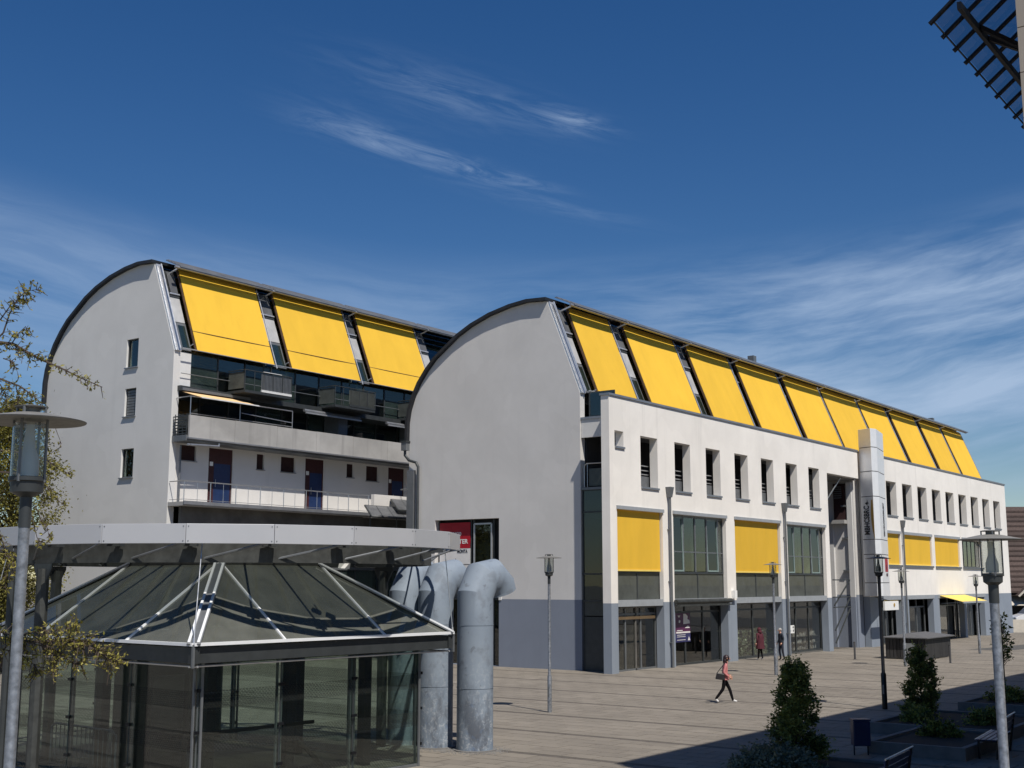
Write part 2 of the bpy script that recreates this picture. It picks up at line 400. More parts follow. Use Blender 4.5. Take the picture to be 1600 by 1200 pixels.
def tag(o, label, cat, group=None):
    o['label'] = label; o['category'] = cat
    if group: o['group'] = group
    return o
def thing(name, label, cat, loc=(0, 0, 0), group=None):
    e = D.objects.new(name, None); COL.objects.link(e); e.location = loc; e.empty_display_size = .3; OFF[e] = Vector(loc)
    return tag(e, label, cat, group)
def copy_tree(o, parent=None):
    c = o.copy(); COL.objects.link(c); c.parent = parent
    for ch in list(o.children): copy_tree(ch, c)
    return c
def struct(o): o['kind'] = 'structure'; return o
def box(name, m, parent, *b, bevel=0): return MB().box(*b).build(name, m, parent, bevel=bevel)

def wall(name, outer, holes, plane, pos, thick, m, parent):
    """flat wall with real openings; 2-D points are (X,Z) for plane 'Y' and (Y,Z) for plane 'X'"""
    def to3(p, d): return Vector((p[0], pos + d, p[1])) if plane == 'Y' else Vector((pos + d, p[0], p[1]))
    loops = [outer] + holes; flat = [p for l in loops for p in l]; n = len(flat)
    tris = tessellate_polygon([[Vector((p[0], p[1], 0)) for p in l] for l in loops])
    mb = MB(); vs = [to3(p, 0) for p in flat] + [to3(p, thick) for p in flat]
    fs = [tuple(t) for t in tris] + [tuple(i + n for i in t) for t in tris]; k = 0
    for l in loops:
        for i in range(len(l)):
            a, b = k + i, k + (i + 1) % len(l); fs.append((a, b, b + n, a + n))
        k += len(l)
    mb.add(vs, fs); return mb.build(name, m, parent)
def rect(a, b, c, d): return [(a, c), (b, c), (b, d), (a, d)]

def text(name, s, m, parent, origin, right, up, size, depth=.01, align='LEFT', fit=None):
    cu = D.curves.new(name, 'FONT'); cu.body = s; cu.size = size; cu.extrude = depth; cu.align_x = align; cu.offset = .012 * size / .5
    tmp = D.objects.new(name, cu); COL.objects.link(tmp); dg = bpy.context.evaluated_depsgraph_get()
    me = D.meshes.new_from_object(tmp.evaluated_get(dg)); D.objects.remove(tmp)
    r = Vector(right).normalized(); u = Vector(up).normalized(); n = r.cross(u); off = OFF.get(parent, Vector((0, 0, 0)))
    xs = [v.co.x for v in me.vertices]; k = (fit / (max(xs) - min(xs))) if fit and xs else 1
    M = Matrix((r, u, n)).transposed().to_4x4(); M.translation = Vector(origin) - off
    me.transform(M @ Matrix.Diagonal((k, 1, 1, 1))); me.materials.clear(); me.materials.append(MATS[m])
    o = D.objects.new(name, me); COL.objects.link(o); o.parent = parent; OFF[o] = off
    return o
exec_order = []

# ================================================================== THE SETTING
def gz(x): return -.0055 * min(max(0, x - 55), 75)
def ground():
    mb = MB(); xs = [-900, 0, 55, 130, 1500]
    for i in range(len(xs) - 1):
        a, b = xs[i], xs[i + 1]
        mb.add([(a, -900, gz(a) - .05), (b, -900, gz(b) - .05), (b, 1500, gz(b) - .05), (a, 1500, gz(a) - .05)], [(0, 1, 2, 3)])
    struct(mb.build('ground', 'earth'))
    # plaza bed (the joints) and the slabs lying on it
    X0, P, BW = 29.4, 3.85, .26
    k0, k1 = -6, 24; y0, y1 = 4.0, 50.0
    mb = MB()
    for i in range(k0, k1):
        a, b = X0 + i * P, X0 + (i + 1) * P
        mb.add([(a, y0, gz(a) - .012), (b, y0, gz(b) - .012), (b, y1, gz(b) - .012), (a, y1, gz(a) - .012)], [(0, 1, 2, 3)])
    pz = struct(mb.build('plaza', 'joint'))
    sw = (P - BW) / 6; sl = .9; g = .020
    cells = []
    for i in range(k0, k1):
        for j in range(6):
            xa = X0 + i * P + BW + j * sw; xc = xa + sw / 2
            ny = int((y1 - y0) / sl)
            for q in range(ny):
                ya = y0 + q * sl + (.45 if j % 2 else 0); yc = ya + sl / 2
                if (xc > 51 and yc > 31.6): continue
                if yc < 8 and xc > 40: continue
                d = Vector((xc, yc, 0)); f = d.dot(FW); r = d.dot(RT); u = -CAM_H
                w = f * math.cos(PITCH) + u * math.sin(PITCH)
                if w < 2: continue
                px = 800 + F_PX * r / w; py = 600 - F_PX * (u * math.cos(PITCH) - f * math.sin(PITCH)) / w
                vis = 770 < px < 1590 and 1030 < py < 1198 and not (px < 800 and py < 1050)
                cells.append(((0 if vis else 1, -py), xa, ya))
    cells.sort(key=lambda c: c[0])
    proto = MB().box(0, 0, -.03, sw - g, sl - g, 0).build('paving_slab', 'slab', pz)
    rest = MB(); rest.tone = []
    for n, (_, xa, ya) in enumerate(cells):
        z = gz(xa) + random.uniform(-.0015, .0015)
        if n < 300:
            o = proto if n == 0 else proto.copy()
            if n: COL.objects.link(o)
            o.location = (xa + g / 2, ya + g / 2, z)
        else:
            x1, yb = xa + sw - g, ya + sl - g
            rest.add([(xa, ya, z), (x1, ya, gz(x1)), (x1, yb, gz(x1)), (xa, yb, z)], [(0, 1, 2, 3)]); rest.tone += [random.random()] * 4
    o = rest.build('paving_slabs', 'slab_far', pz); o['kind'] = 'stuff'
    pb = None
    for i in range(k0, k1):
        x = X0 + i * P; ye = 31.4 if x > 50 else 49.6
        o = MB().box(x + .005, y0, gz(x) - .03, x + BW - .005, ye, gz(x) - .003).build('paving_band', 'band_stone', pz)
    # service lane crossing in front of the far shops
    mb = MB(); mb.add([(84, 22.2, gz(84) + .006), (140, 15.5, gz(130) + .006), (140, 18.8, gz(130) + .006), (84, 24.6, gz(84) + .006)], [(0, 1, 2, 3)])
    struct(mb.build('service_lane', 'asphalt'))
    mb = MB(); mb.add([(116.5, -40, gz(117) + .010), (150, -40, gz(130) + .010), (150, 120, gz(130) + .010), (120.5, 120, gz(121) + .010)], [(0, 1, 2, 3)])
    struct(mb.build('side_street', 'asphalt'))
ground()

# ================================================================== BARREL-ROOFED BUILDINGS
PROF = [(33.06, 13.52), (35.02, 18.42), (36.2, 18.5), (37.3, 18.38), (38.6, 18.1), (39.81, 17.68), (40.75, 17.22), (41.56, 16.66), (42.3, 16.15), (42.9, 15.55), (43.42, 14.9), (43.8, 14.2), (44.07, 13.5), (44.2, 12.8), (44.22, 11.6)]
SL = Vector((0, 35.02 - 33.06, 18.42 - 13.52)); SLN = Vector((0, -SL.z, SL.y)).normalized()      # slope direction and outward normal
SLL = SL.length; SLU = SL.normalized()

def barrel(root, X0, X1, dy, dz, blinds, gable_mat, gable_holes, zb=0.0, split=False):
    Pf = [(y + dy, z + dz) for y, z in PROF]
    outer = [(Pf[0][0], zb)] + Pf + [(Pf[-1][0], zb)]
    gw = wall('gable_wall', outer, gable_holes, 'X', X0, .42, gable_mat, root)
    wall('far_gable_wall', outer, [], 'X', X1 - .42, .42, gable_mat, root)
    # roof shell
    arc = Pf[1:]; out = []
    for i, (y, z) in enumerate(arc):
        a = Vector(arc[max(0, i - 1)]); b = Vector(arc[min(len(arc) - 1, i + 1)]); t = (b - a).normalized(); n = Vector((-t.y, t.x))
        if n.y < 0 and i < 3: n = -n
        n = Vector((t.y * -1, t.x)); n = n if n.dot(Vector((.3, 1))) > 0 else -n
        out.append((y + n.x * .16, z + n.y * .16))
    out[0] = (out[0][0] - .06, out[0][1] + .02)
    xa, xb = X0 - .24, X1 + .24; mb = MB(); n = len(arc)
    inn = [(y, z + .003) for y, z in arc]; inn[0] = (arc[0][0] - .06, arc[0][1] + .02)
    for x in (xa, xb):
        mb.v += [(x, y, z) for y, z in out] + [(x, y, z) for y, z in inn]
    for i in range(n - 1):
        mb.f += [(i, i + 1, 2 * n + i + 1, 2 * n + i), (n + i, n + i + 1, 3 * n + i + 1, 3 * n + i), (i, i + 1, n + i + 1, n + i), (2 * n + i, 2 * n + i + 1, 3 * n + i + 1, 3 * n + i)]
    mb.f += [(0, n, 3 * n, 2 * n), (n - 1, 2 * n - 1, 4 * n - 1, 3 * n - 1)]
    rf = mb.build('roof', 'zinc_dark', root, smooth=True)
    box('rear_wall', gable_mat, root, X0 + .42, Pf[-1][0] - .3, zb, X1 - .42, Pf[-1][0] - .02, Pf[-1][1])
    def S(x, s, off): # point on the slope: x along the building, s up the slope (m), off outward (m)
        p = Vector((x, 33.06 + dy, 13.52 + dz)) + SLU * s + SLN * off; return p
    def quadbox(name, m, x0, x1, s0, s1, o0, o1, parent=root):
        vs = [S(x, s, o) for o in (o0, o1) for s in (s0, s1) for x in (x0, x1)]
        return MB().add(vs, [(0, 1, 3, 2), (4, 6, 7, 5), (0, 4, 5, 1), (2, 3, 7, 6), (0, 2, 6, 4), (1, 5, 7, 3)]).build(name, m, parent)
    gl = quadbox('sloping_glazing', 'window_glass', X0 + .42, X1 - .42, .05, SLL - .12, -.04, -.01)
    quadbox('slope_backing', 'interior', X0 + .42, X1 - .42, .0, SLL - .1, -.9, -.8)
    # pale flashing on the gable edge
    quadbox('edge_flashing', 'aluminium', X0 + .02, X0 + .40, -.05, SLL - .05, .003, .10)
    MB().tube([S(X0 + .25, .0, .22), S(X0 + .25, SLL - .1, .22)], .045, 6).build('guide_rail', 'aluminium', root)
    # eaves gutter along the ridge and brise-soleil panes
    mb = MB(); mb.bar(S(X0 + .5, SLL - .62, .94), S(X1 - .3, SLL - .62, .94), .12, .11, SLN); mb.build('head_beam', 'zinc', root)
    edges = [b[0] - .55 for b in blinds] + [blinds[-1][1] + .4]
    for i, (a, b, s0, s1) in enumerate(blinds):
        x0 = edges[i]; xe = edges[i + 1]
        # louvre tray above each bay
        fr = MB(); A0 = S(0, SLL - .58, 1.02); B0 = Vector((0, 35.02 + dy + .02, 18.42 + dz + .36))
        fr.bar((x0 + .1, A0.y, A0.z), (x0 + .1, B0.y, B0.z), .06, .06); fr.bar((xe - .08, A0.y, A0.z), (xe - .08, B0.y, B0.z), .06, .06)
        fr.bar((x0 + .1, A0.y, A0.z), (xe - .08, A0.y, A0.z), .07, .07); fr.bar((x0 + .1, B0.y, B0.z), (xe - .08, B0.y, B0.z), .05, .05)
        t = fr.build('shade_frame', 'zinc', root)
        for q in range(4):
            p = A0.lerp(B0, (q + .08) / 4); e = A0.lerp(B0, (q + .86) / 4); up = Vector((0, -.02, .05))
            mb = MB(); mb.add([(x0 + .14, p.y, p.z), (xe - .12, p.y, p.z), (xe - .12, e.y, e.z + .05), (x0 + .14, e.y, e.z + .05),
                               (x0 + .14, p.y, p.z + .02), (xe - .12, p.y, p.z + .02), (xe - .12, e.y, e.z + .07), (x0 + .14, e.y, e.z + .07)],
                              [(0, 1, 2, 3), (4, 5, 6, 7), (0, 1, 5, 4), (2, 3, 7, 6), (0, 3, 7, 4), (1, 2, 6, 5)])
            mb.build('shade_pane', 'solar_glass', t)
        MB().bar(S(x0 + .12, SLL - .5, .1), S(x0 + .12, SLL - .6, .94), .07, .07, SLU).build('tray_arm', 'aluminium', root)
        if s0 is not None:
            se = s1 - (.5 if split else 0); nu, nv = 14, 10; ph = random.uniform(0, 6.28); dip = random.uniform(.02, .05); slack = random.uniform(-.02, .03); mb = MB()
            for back in (0, 1):
                for iv in range(nv + 1):
                    for iu in range(nu + 1):
                        u, v = iu / nu, iv / nv; bow = -dip * math.sin(math.pi * u) * math.sin(math.pi * v) + .006 * math.sin(u * 9 + v * 5 + ph) * math.sin(math.pi * v)
                        mb.v.append(tuple(S(a + (b - a) * u, s0 + slack * (1 - v) * (u - .5) + (se - s0) * v, .36 + bow - back * .012)))
                k = back * (nu + 1) * (nv + 1)
                for iv in range(nv):
                    for iu in range(nu): q = k + iv * (nu + 1) + iu; mb.f.append((q, q + 1, q + nu + 2, q + nu + 1))
            bl = mb.build('roof_blind', 'blind_fabric', root, smooth=True)
            for q in range(5 if split else 0):
                quadbox('blind_fold', 'blind_fabric', a, b, s1 - .49 + q * .1, s1 - .41 + q * .1, .335, .375, bl)
            if split: quadbox('blind_seam', 'rust_brown', a, b, s0 + 1.12, s0 + 1.15, .345, .368, bl)
            MB().tube([S(a, s0 - .03, .35), S(b, s0 - .03, .35)], .035, 6).build('blind_bar', 'blind_fabric', bl)
            MB().tube([S(b + .12, s0 - .25, .36), S(b + .12, SLL - .35, .36)], .035, 6).build('guide_rail', 'aluminium', root)
            MB().bar(S(a - .06, s0 - .1, .30), S(a - .06, SLL - .1, .30), .05, .09, SLN).build('guide_rail', 'rust_brown', root)
        # vent strip at the left of the bay: tilted top light, pale panel, lower casement
        g0, g1 = (blinds[i - 1][1] + .2 if i else X0 + .46), a - .12
        if g1 - g0 > .25:
            quadbox('infill_panel', 'infill', g0, g1, 1.75, 3.35, .0, .05)
            w = quadbox('casement', 'frame_grey', g0, g1, .05, 1.70, .0, .06); quadbox('pane', 'window_glass', g0 + .1, g1 - .1, .15, 1.55, .062, .07, w)
            w = quadbox('top_light', 'frame_dark', g0, g1, 3.40, SLL - .35, .0, .05); quadbox('pane', 'solar_glass', g0 + .08, g1 - .08, 3.52, SLL - .45, .13, .14, w)
            quadbox('sash', 'aluminium', g0, g1, 3.42, 3.50, .06, .16, w)
            quadbox('transom', 'frame_dark', g0, g1, 3.28, 3.42, .051, .09)
        MB().tube([S(a - .2, s0 if s0 else .3, .02), S(a - .2, s0 if s0 else .3, .36)], .03, 6).build('stay', 'aluminium', root)
    MB().tube([S(X0 + .3, -.05, .36), S(edges[-1] - .2, -.05, .36)], .03, 6).build('tie_rod', 'aluminium', root)
    return gw, rf, S

# ------------------------------------------------------------------ right building
b1 = thing('curved_roof_building', 'long grey and white building with barrel roof and ten sloping yellow blinds, in the centre', 'building', (50.7, 33, 0))
BX = [(51.92, 55.79), (57.36, 62.99), (64.61, 70.05), (71.17, 77.34), (78.4, 84.55), (85.1, 91.93), (92.51, 98.41), (99.48, 105.7), (106.89, 112.55), (113.34, 119.07)]
barrel(b1, 50.7, 119.3, 0, 0, [(a, b, .1, 4.98) for a, b in BX], 'grey_render', [rect(38.07, 42.34, .02, 7.45)], zb=-.5)
def b1_front():
    YF, T = 30.71, .45
    up = [(50.10, 50.92, 10.62, 11.40)] + [(52.53 + 3.463 * i, 54.22 + 3.463 * i, 8.82, 11.36) for i in range(7)]
    zt, zm = 7.64, 3.05
    bays = [(50.24, 54.60), (55.70, 61.62), (62.70, 68.72), (69.75, 75.62)]
    holes = [rect(a, b, c, d) for a, b, c, d in up]
    outer = [(49.62, -.5), (bays[0][0], -.5), (bays[0][0], zt), (bays[0][1], zt), (bays[0][1], -.5)]
    for a, b in bays[1:]: outer += [(a, -.5), (a, zt), (b, zt), (b, -.5)]
    outer += [(76.3, -.5), (76.3, 11.2), (81.85, 11.2), (81.85, 13.05), (49.62, 13.05)]
    fw = wall('street_facade', outer, holes, 'Y', YF, T, 'white_render', b1)
    box('coping', 'zinc', fw, 49.56, YF - .06, 13.052, 81.88, YF + T + .05, 13.16)
    box('coping', 'zinc', fw, 83.0, YF - .06, 13.052, 118.9, YF + T + .05, 13.16)
    for a, b, c, d in up:
        box('window_sill', 'zinc', fw, a + .002, YF - .07, c - .07, b + .06, YF + T - .02, c + .025)
        if c < 10:
            mb = MB()
            for k, z in enumerate((9.95, 9.72, 9.52)): mb.box(a, YF + T + .1, z, b, YF + T + .13, z + .05)
            mb.build('railing', 'rail_steel', fw); box('railing_panel', 'frame_grey', fw, a - .2, YF + T + .11, 8.75, b + .2, YF + T + .13, 9.45)
    # right-hand stretch of facade
    upr = [(87.24 + 3.44 * i, 89.36 + 3.44 * i, 8.95, 11.42) for i in range(9)]
    firs = [(85.9, 89.72), (90.52, 96.85), (97.62, 104.0), (104.7, 110.4)]
    grd = [(85.2, 89.3), (90.9, 96.5), (98.0, 104.4), (105.0, 110.2), (111.2, 113.3)]
    outer = [(83.05, -.6), (grd[0][0], -.6), (grd[0][0], 2.95), (grd[0][1], 2.95), (grd[0][1], -.6)]
    for a, b in grd[1:4]: outer += [(a, -.6), (a, 2.95), (b, 2.95), (b, -.6)]
    outer += [(112.2, -.6), (112.2, 7.2), (114.6, 7.2), (114.6, -.6), (118.85, -.6), (118.85, 13.05), (83.05, 13.05)]
    fr = wall('street_facade', outer, [rect(*q) for q in upr] + [rect(a, b, 5.42, 7.66) for a, b in firs], 'Y', YF, T, 'white_render', b1)
    for a, b, c, d in upr: box('window_sill', 'zinc', fr, a + .002, YF - .07, c - .07, b + .06, YF + T - .02, c + .025)
    box('slot_glazing', 'spandrel_glass', fr, 112.2, YF + .5, -.5, 114.6, YF + .53, 7.2)
    for i, (a, b) in enumerate(firs):
        box('window_sill', 'frame_grey', fr, a - .08, YF - .09, 5.27, b + .08, YF + T, 5.418)
        box('blind_box', 'beam_grey', fr, a - .05, YF - .07, 7.662, b + .05, YF + .2, 7.86)
        if i < 3:
            bl = box('window_blind', 'blind_fabric', fr, a + .05, YF + .12, 5.50, b - .05, YF + .135, 7.66)
            box('blind_bar', 'awning_yellow', bl, a + .05, YF + .10, 5.44, b - .05, YF + .16, 5.50)
        else:
            w = MB(); n = 5
            for k in range(n + 1): x = a + (b - a) * k / n; w.box(max(a, x - .05), YF + .25, 5.42, min(b, x + .05), YF + .33, 7.66)
            w.box(a, YF + .26, 7.55, b, YF + .34, 7.66); w.box(a, YF + .26, 5.42, b, YF + .34, 5.5); wf = w.build('window_frame', 'frame_dark', fr)
            for k in range(n): box('pane', 'window_glass', wf, a + (b - a) * k / n + .05, YF + .28, 5.5, a + (b - a) * (k + 1) / n - .05, YF + .29, 7.55)
    # rooms behind: floors, back walls, ceilings
    mb = MB()
    mb.box(51.2, 37.2, -.5, 118.5, 37.4, 13.3)
    mb.build('back_wall', 'interior', b1)
    box('ground_floor_slab', 'interior_light', b1, 50.9, YF + T, -.5, 76.2, 37.2, -.02)
    box('ground_floor_slab', 'interior_light', b1, 83.2, YF + T, -.9, 118.4, 37.2, -.36)
    for (xa, xb) in ((51.2, 76.25), (82.6, 118.4)):
        box('floor_slab', 'soffit', b1, xa, YF + T + .02, 2.96, xb, 37.2, 3.34)
        box('floor_slab', 'soffit', b1, xa, YF + T + .02, 7.68, xb, 37.2, 8.2)
    box('terrace_slab', 'soffit', b1, 50.9, YF + T + .02, 11.55, 118.8, 33.9, 11.95)
    box('loggia_wall', 'interior', b1, 51.2, 33.0, 8.2, 118.4, 33.05, 11.55)
    box('end_wall', 'white_render', b1, 118.42, YF + T + .01, -.6, 118.84, 33.05, 13.0)
    # glazed joint between gable and facade
    Xe = 50.82
    j = box('joint_glazing', 'green_glass', b1, Xe, 31.2, 3.3, Xe + .03, 33.0, 8.62)
    for z in (3.27, 4.55, 7.55, 8.62): box('transom', 'frame_dark', j, Xe - .05, 31.17, z, Xe + .06, 33.05, z + .07)
    for y in (31.18, 32.97): box('mullion', 'frame_dark', j, Xe - .04, y, 0, Xe + .05, y + .06, 8.62)
    box('joint_backing', 'interior_light', b1, 52.6, 31.2, 0, 52.7, 33.0, 8.6)
    box('side_door', 'frame_dark', b1, Xe - .01, 31.24, -.1, Xe + .05, 32.97, 2.55)
    box('fanlight', 'spandrel_glass', b1, Xe, 31.24, 2.6, Xe + .04, 32.97, 3.27)
    box('slab_edge', 'frame_grey', b1, Xe - .12, 31.165, 8.66, Xe + .3, 33.06, 8.78)
    box('spandrel_panel', 'light_grey_render', b1, Xe - .05, 31.55, 11.25, Xe + .1, 33.04, 12.15)
    box('panel_cap', 'zinc', b1, Xe - .1, 31.3, 12.152, Xe + .14, 33.05, 12.26)
    w = box('end_window', 'frame_dark', b1, Xe + .3, 31.3, 12.27, Xe + .36, 32.8, 13.55); box('pane', 'window_glass', w, Xe + .28, 31.9, 12.35, Xe + .29, 32.7, 13.5); box('pane', 'window_glass', w, Xe + .28, 31.35, 12.35, Xe + .29, 31.82, 13.5)
    mb = MB(); mb.tube([(Xe - .02, 31.2, 9.95), (Xe - .02, 32.75, 9.95), (Xe - .02, 32.9, 9.85), (Xe - .02, 32.9, 8.8)], .03, 6); mb.tube([(Xe - .02, 32.72, 8.8), (Xe - .02, 32.72, 9.95)], .02, 6); mb.build('balcony_rail', 'rail_steel', b1)
    box('balcony_screen', 'spandrel_glass', b1, Xe + .02, 31.2, 8.85, Xe + .03, 32.65, 9.7)
    # first-floor bays: blinds and windows, spandrels, ground-floor shopfronts
    for i, (a, b) in enumerate(bays):
        hb = box('blind_box', 'beam_grey', fw, a - .06, YF - .08, zt + .002, b + .06, YF + .25, zt + .17)
        box('bay_beam', 'beam_grey', fw, a + .001, YF + .04, zm, b - .001, YF + .38, 3.36)
        sp = MB(); n = 2 if i % 2 == 0 else 2
        for k in range(n + 1): x = a + (b - a) * k / n; sp.box(max(a, x - .04), YF + .22, 3.36, min(b, x + .04), YF + .3, 4.7)
        sp.box(a, YF + .21, 4.62, b, YF + .31, 4.72); s_ = sp.build('spandrel_frame', 'frame_dark', fw)
        for k in range(n): box('spandrel_pane', 'spandrel_glass', s_, a + (b - a) * k / n + .03, YF + .25, 3.37, a + (b - a) * (k + 1) / n - .03, YF + .265, 4.63)
        if i % 2 == 0:
            bl = box('window_blind', 'blind_fabric', fw, a + .06, YF + .14, 4.80, b - .06, YF + .155, zt)
            box('blind_bar', 'awning_yellow', bl, a + .06, YF + .11, 4.72, b - .06, YF + .18, 4.80)
            box('room_backing', 'interior', fw, a, YF + .5, 3.4, b, YF + .52, 7.6)
        else:
            w = MB(); xs = [a, a + (b - a) * .24, a + (b - a) * .46, a + (b - a) * .68, a + (b - a) * .9, b]
            for x in xs: w.box(max(a, x - .05), YF + .2, 4.72, min(b, x + .05), YF + .29, zt)
            w.box(a, YF + .21, zt - .12, b, YF + .3, zt); w.box(a, YF + .21, 5.72, b, YF + .26, 5.78)
            wf = w.build('window_frame', 'frame_grey', fw)
            for k in range(5):
                if k in (0, 3):
                    # tilted-open casement
                    x0, x1 = xs[k] + .06, xs[k + 1] - .06; z0, z1 = 4.78, zt - .14; dt = .05
                    c = MB()
                    for (p, q) in (((x0, z0), (x1, z0)), ((x1, z0), (x1, z1)), ((x1, z1), (x0, z1)), ((x0, z1), (x0, z0))):
                        f = lambda u: (u[0], YF + .22 + dt * (u[1] - z0) / (z1 - z0) * (1 if k else .8), u[1])
                        c.bar(f(p), f(q), .08, .07, (0, 1, 0))
                    cs = c.build('casement', 'casement_green', wf)
                    MB().add([(x0, YF + .22, z0), (x1, YF + .22, z0), (x1, YF + .22 + dt, z1), (x0, YF + .22 + dt, z1)], [(0, 1, 2, 3)]).build('pane', 'window_glass', cs)
                else: box('pane', 'window_glass', wf, xs[k] + .05, YF + .24, 4.75, xs[k + 1] - .05, YF + .25, zt - .12)
            for k, cx in enumerate((a + 1.2, a + 3.6)):
                box('curtain', 'interior_light' if k else 'frame_white', wf, cx, YF + .9, 4.7, cx + .5, YF + .95, 7.3)
        # shopfront
        ys = YF + .50
        sf = MB(); n = (3, 3, 2, 3)[i]; ztop = 2.62
        for k in range(n + 1): x = a + (b - a) * k / n; sf.box(max(a - .02, x - .05), ys, -.5, min(b + .02, x + .05), ys + .1, ztop + .35)
        sf.box(a - .02, ys - .01, ztop, b + .02, ys + .11, ztop + .1); sf.box(a - .02, ys - .01, -.5, b + .02, ys + .11, .08)
        sfo = sf.build('shopfront', 'frame_dark' if i else 'frame_grey', fw)
        for k in range(n):
            x0, x1 = a + (b - a) * k / n + .05, a + (b - a) * (k + 1) / n - .05
            box('shop_pane', 'shop_glass', sfo, x0, ys + .04, .08, x1, ys + .05, ztop); box('fanlight', 'shop_glass', sfo, x0, ys + .04, ztop + .1, x1, ys + .05, zm)
    # rolled awning over the second shop, timber blind box over the first
    a, b = bays[1]; mb = MB(); mb.tube([(a - .1, YF - .12, 3.22), (b + .15, YF - .12, 3.22)], .12, 10); mb.box(a - .1, YF - .2, 2.98, b + .15, YF - .12, 3.06); mb.build('rolled_awning', 'steel_dirty', b1)
    box('roller_box', 'cream_fabric', b1, bays[0][0] + .05, YF + .46, 2.42, bays[0][1] - .1, YF + .495, 2.56)
    box('wall_light', 'sign_white', b1, 62.05, YF - .22, 3.32, 62.35, YF - .002, 3.75)
    # right-hand shopfronts
    for i, (a, b) in enumerate(grd[:4]):
        box('bay_beam', 'beam_grey', fr, a - .3, YF - .03, 2.952, b + .3, YF + .3, 3.24)
        sf = MB(); ys = YF + .7
        for k in range(4): x = a + (b - a) * k / 3; sf.box(x - .05, ys, -.5, x + .05, ys + .1, 2.95)
        sf.box(a, ys - .01, 2.3, b, ys + .11, 2.4); sfo = sf.build('shopfront', 'frame_grey', fr)
        for k in range(3): box('shop_pane', 'shop_glass', sfo, a + (b - a) * k / 3 + .05, ys + .04, -.3, a + (b - a) * (k + 1) / 3 - .05, ys + .05, 2.3)
    aw = MB(); aw.prism([(98.1, YF - .02, 3.18), (98.1, YF - 1.75, 2.72), (98.1, YF - 1.75, 2.69), (98.1, YF - .02, 3.15)], (6.6, 0, 0)); awn = aw.build('awning', 'awning_yellow', b1)
    box('valance_bar', 'beam_grey', awn, 98.1, YF - 1.84, 2.58, 104.7, YF - 1.752, 2.72)
    for x in (98.3, 104.5): MB().bar((x, YF - 1.7, 2.66), (x, YF, 2.55), .05, .05).build('awning_arm', 'frame_grey', awn)
    box('shop_blind', 'awning_yellow', b1, 86.3, YF + .2, 2.45, 89.2, YF + .22, 2.94)
    # rainwater pipes with hoppers standing off the facade
    for x, zt_ in ((55.15, 8.55), (69.2, 8.45), (90.05, 8.25)):
        mb = MB(); y = YF - .14; mb.tube([(x, y, gz(x)), (x, y, zt_)], .065, 10); dp = mb.build('downpipe', 'frame_grey', b1, smooth=True)
        MB().add([(x - .1, y - .09, zt_ - .1), (x + .1, y - .09, zt_ - .1), (x + .1, y + .09, zt_ - .1), (x - .1, y + .09, zt_ - .1), (x - .2, y - .15, zt_ + .42), (x + .2, y - .15, zt_ + .42), (x + .2, y + .135, zt_ + .42), (x - .2, y + .135, zt_ + .42)],
                 [(0, 1, 2, 3), (4, 5, 6, 7), (0, 1, 5, 4), (1, 2, 6, 5), (2, 3, 7, 6), (3, 0, 4, 7)]).build('hopper', 'frame_grey', dp)
        for z in (1.2, 4.2, 6.8): MB().box(x - .09, y - .02, z, x + .09, YF - .002, z + .05).build('pipe_bracket', 'frame_grey', dp)
    # passage between the two stretches of facade
    box('passage_side', 'grey_render', b1, 81.95, YF + T + .01, -.6, 83.0, 37.2, 11.5)
    box('passage_pier', 'light_grey_render', b1, 81.7, 32.6, -.6, 81.952, 33.6, 8.3)
    box('passage_pier', 'light_grey_render', b1, 81.8, 31.25, -.6, 81.952, 31.6, 11.0)
    box('passage_ceiling', 'soffit', b1, 76.3, YF + T + .01, 11.1, 82.3, 37.0, 11.3)
    box('passage_jamb', 'light_grey_render', b1, 76.0, YF + T + .01, -.5, 76.28, 37.0, 11.1)
    for z in (9.3, 7.1, 4.9): box('passage_ledge', 'frame_grey', b1, 81.75, 31.65, z, 81.945, 32.0, z + .12)
    d = box('louvre_door', 'dark_red', b1, 81.86, 31.7, 8.42, 81.945, 32.55, 10.9)
    for k in range(6): box('louvre', 'frame_grey', d, 81.8, 31.95, 9.9 + k * .15, 81.855, 32.5, 9.97 + k * .15)
    box('landing', 'concrete', b1, 81.3, 31.62, 8.15, 81.945, 32.58, 8.40)
    MB().bar((76.6, YF + .4, 9.2), (79.6, YF + .4, 11.1), .06, .06).build('brace', 'rail_steel', b1)
    v = box('vent_grille', 'frame_dark', b1, 76.3, YF + .5, 6.4, 76.34, YF + 1.3, 7.9)
    for z1, z2 in ((4.34, 2.72), (3.24, 1.15), (2.6, .35)):
        mb = MB(); mb.bar((76.85, YF + .1, z1), (79.75, YF + .1, z1), .07, .07); mb.bar((79.7, YF + .1, z1 - .05), (76.95, YF + .1, z2), .07, .07); mb.build('dark_bar_pair', 'frame_dark', b1)  # dark level bar with a diagonal running back down below it
    # gable opening: recessed glazing, door leaf, rail
    xg = 51.0
    box('opening_back', 'interior', b1, xg + .25, 38.0, -.2, xg + .3, 42.4, 7.5)
    fr_ = MB()
    for y in (38.12, 38.62, 39.92, 40.1, 42.25): fr_.box(xg - .02, y - .05, 0, xg + .06, y + .05, 7.42)
    fr_.box(xg - .02, 38.1, 3.3, xg + .06, 42.3, 3.55); g = fr_.build('gable_glazing_frame', 'frame_dark', b1)
    sh = MB(); y0, y1, z0, z1 = 38.72, 39.85, 3.6, 7.2
    for p, q in (((y0, z0), (y1, z0)), ((y1, z0), (y1, z1)), ((y1, z1), (y0, z1)), ((y0, z1), (y0, z0))): sh.bar((xg - .06, *p), (xg - .06, *q), .08, .07, (1, 0, 0))
    s2 = sh.build('casement', 'aluminium', g); box('pane', 'window_glass', s2, xg - .06, y0, z0, xg - .05, y1, z1)
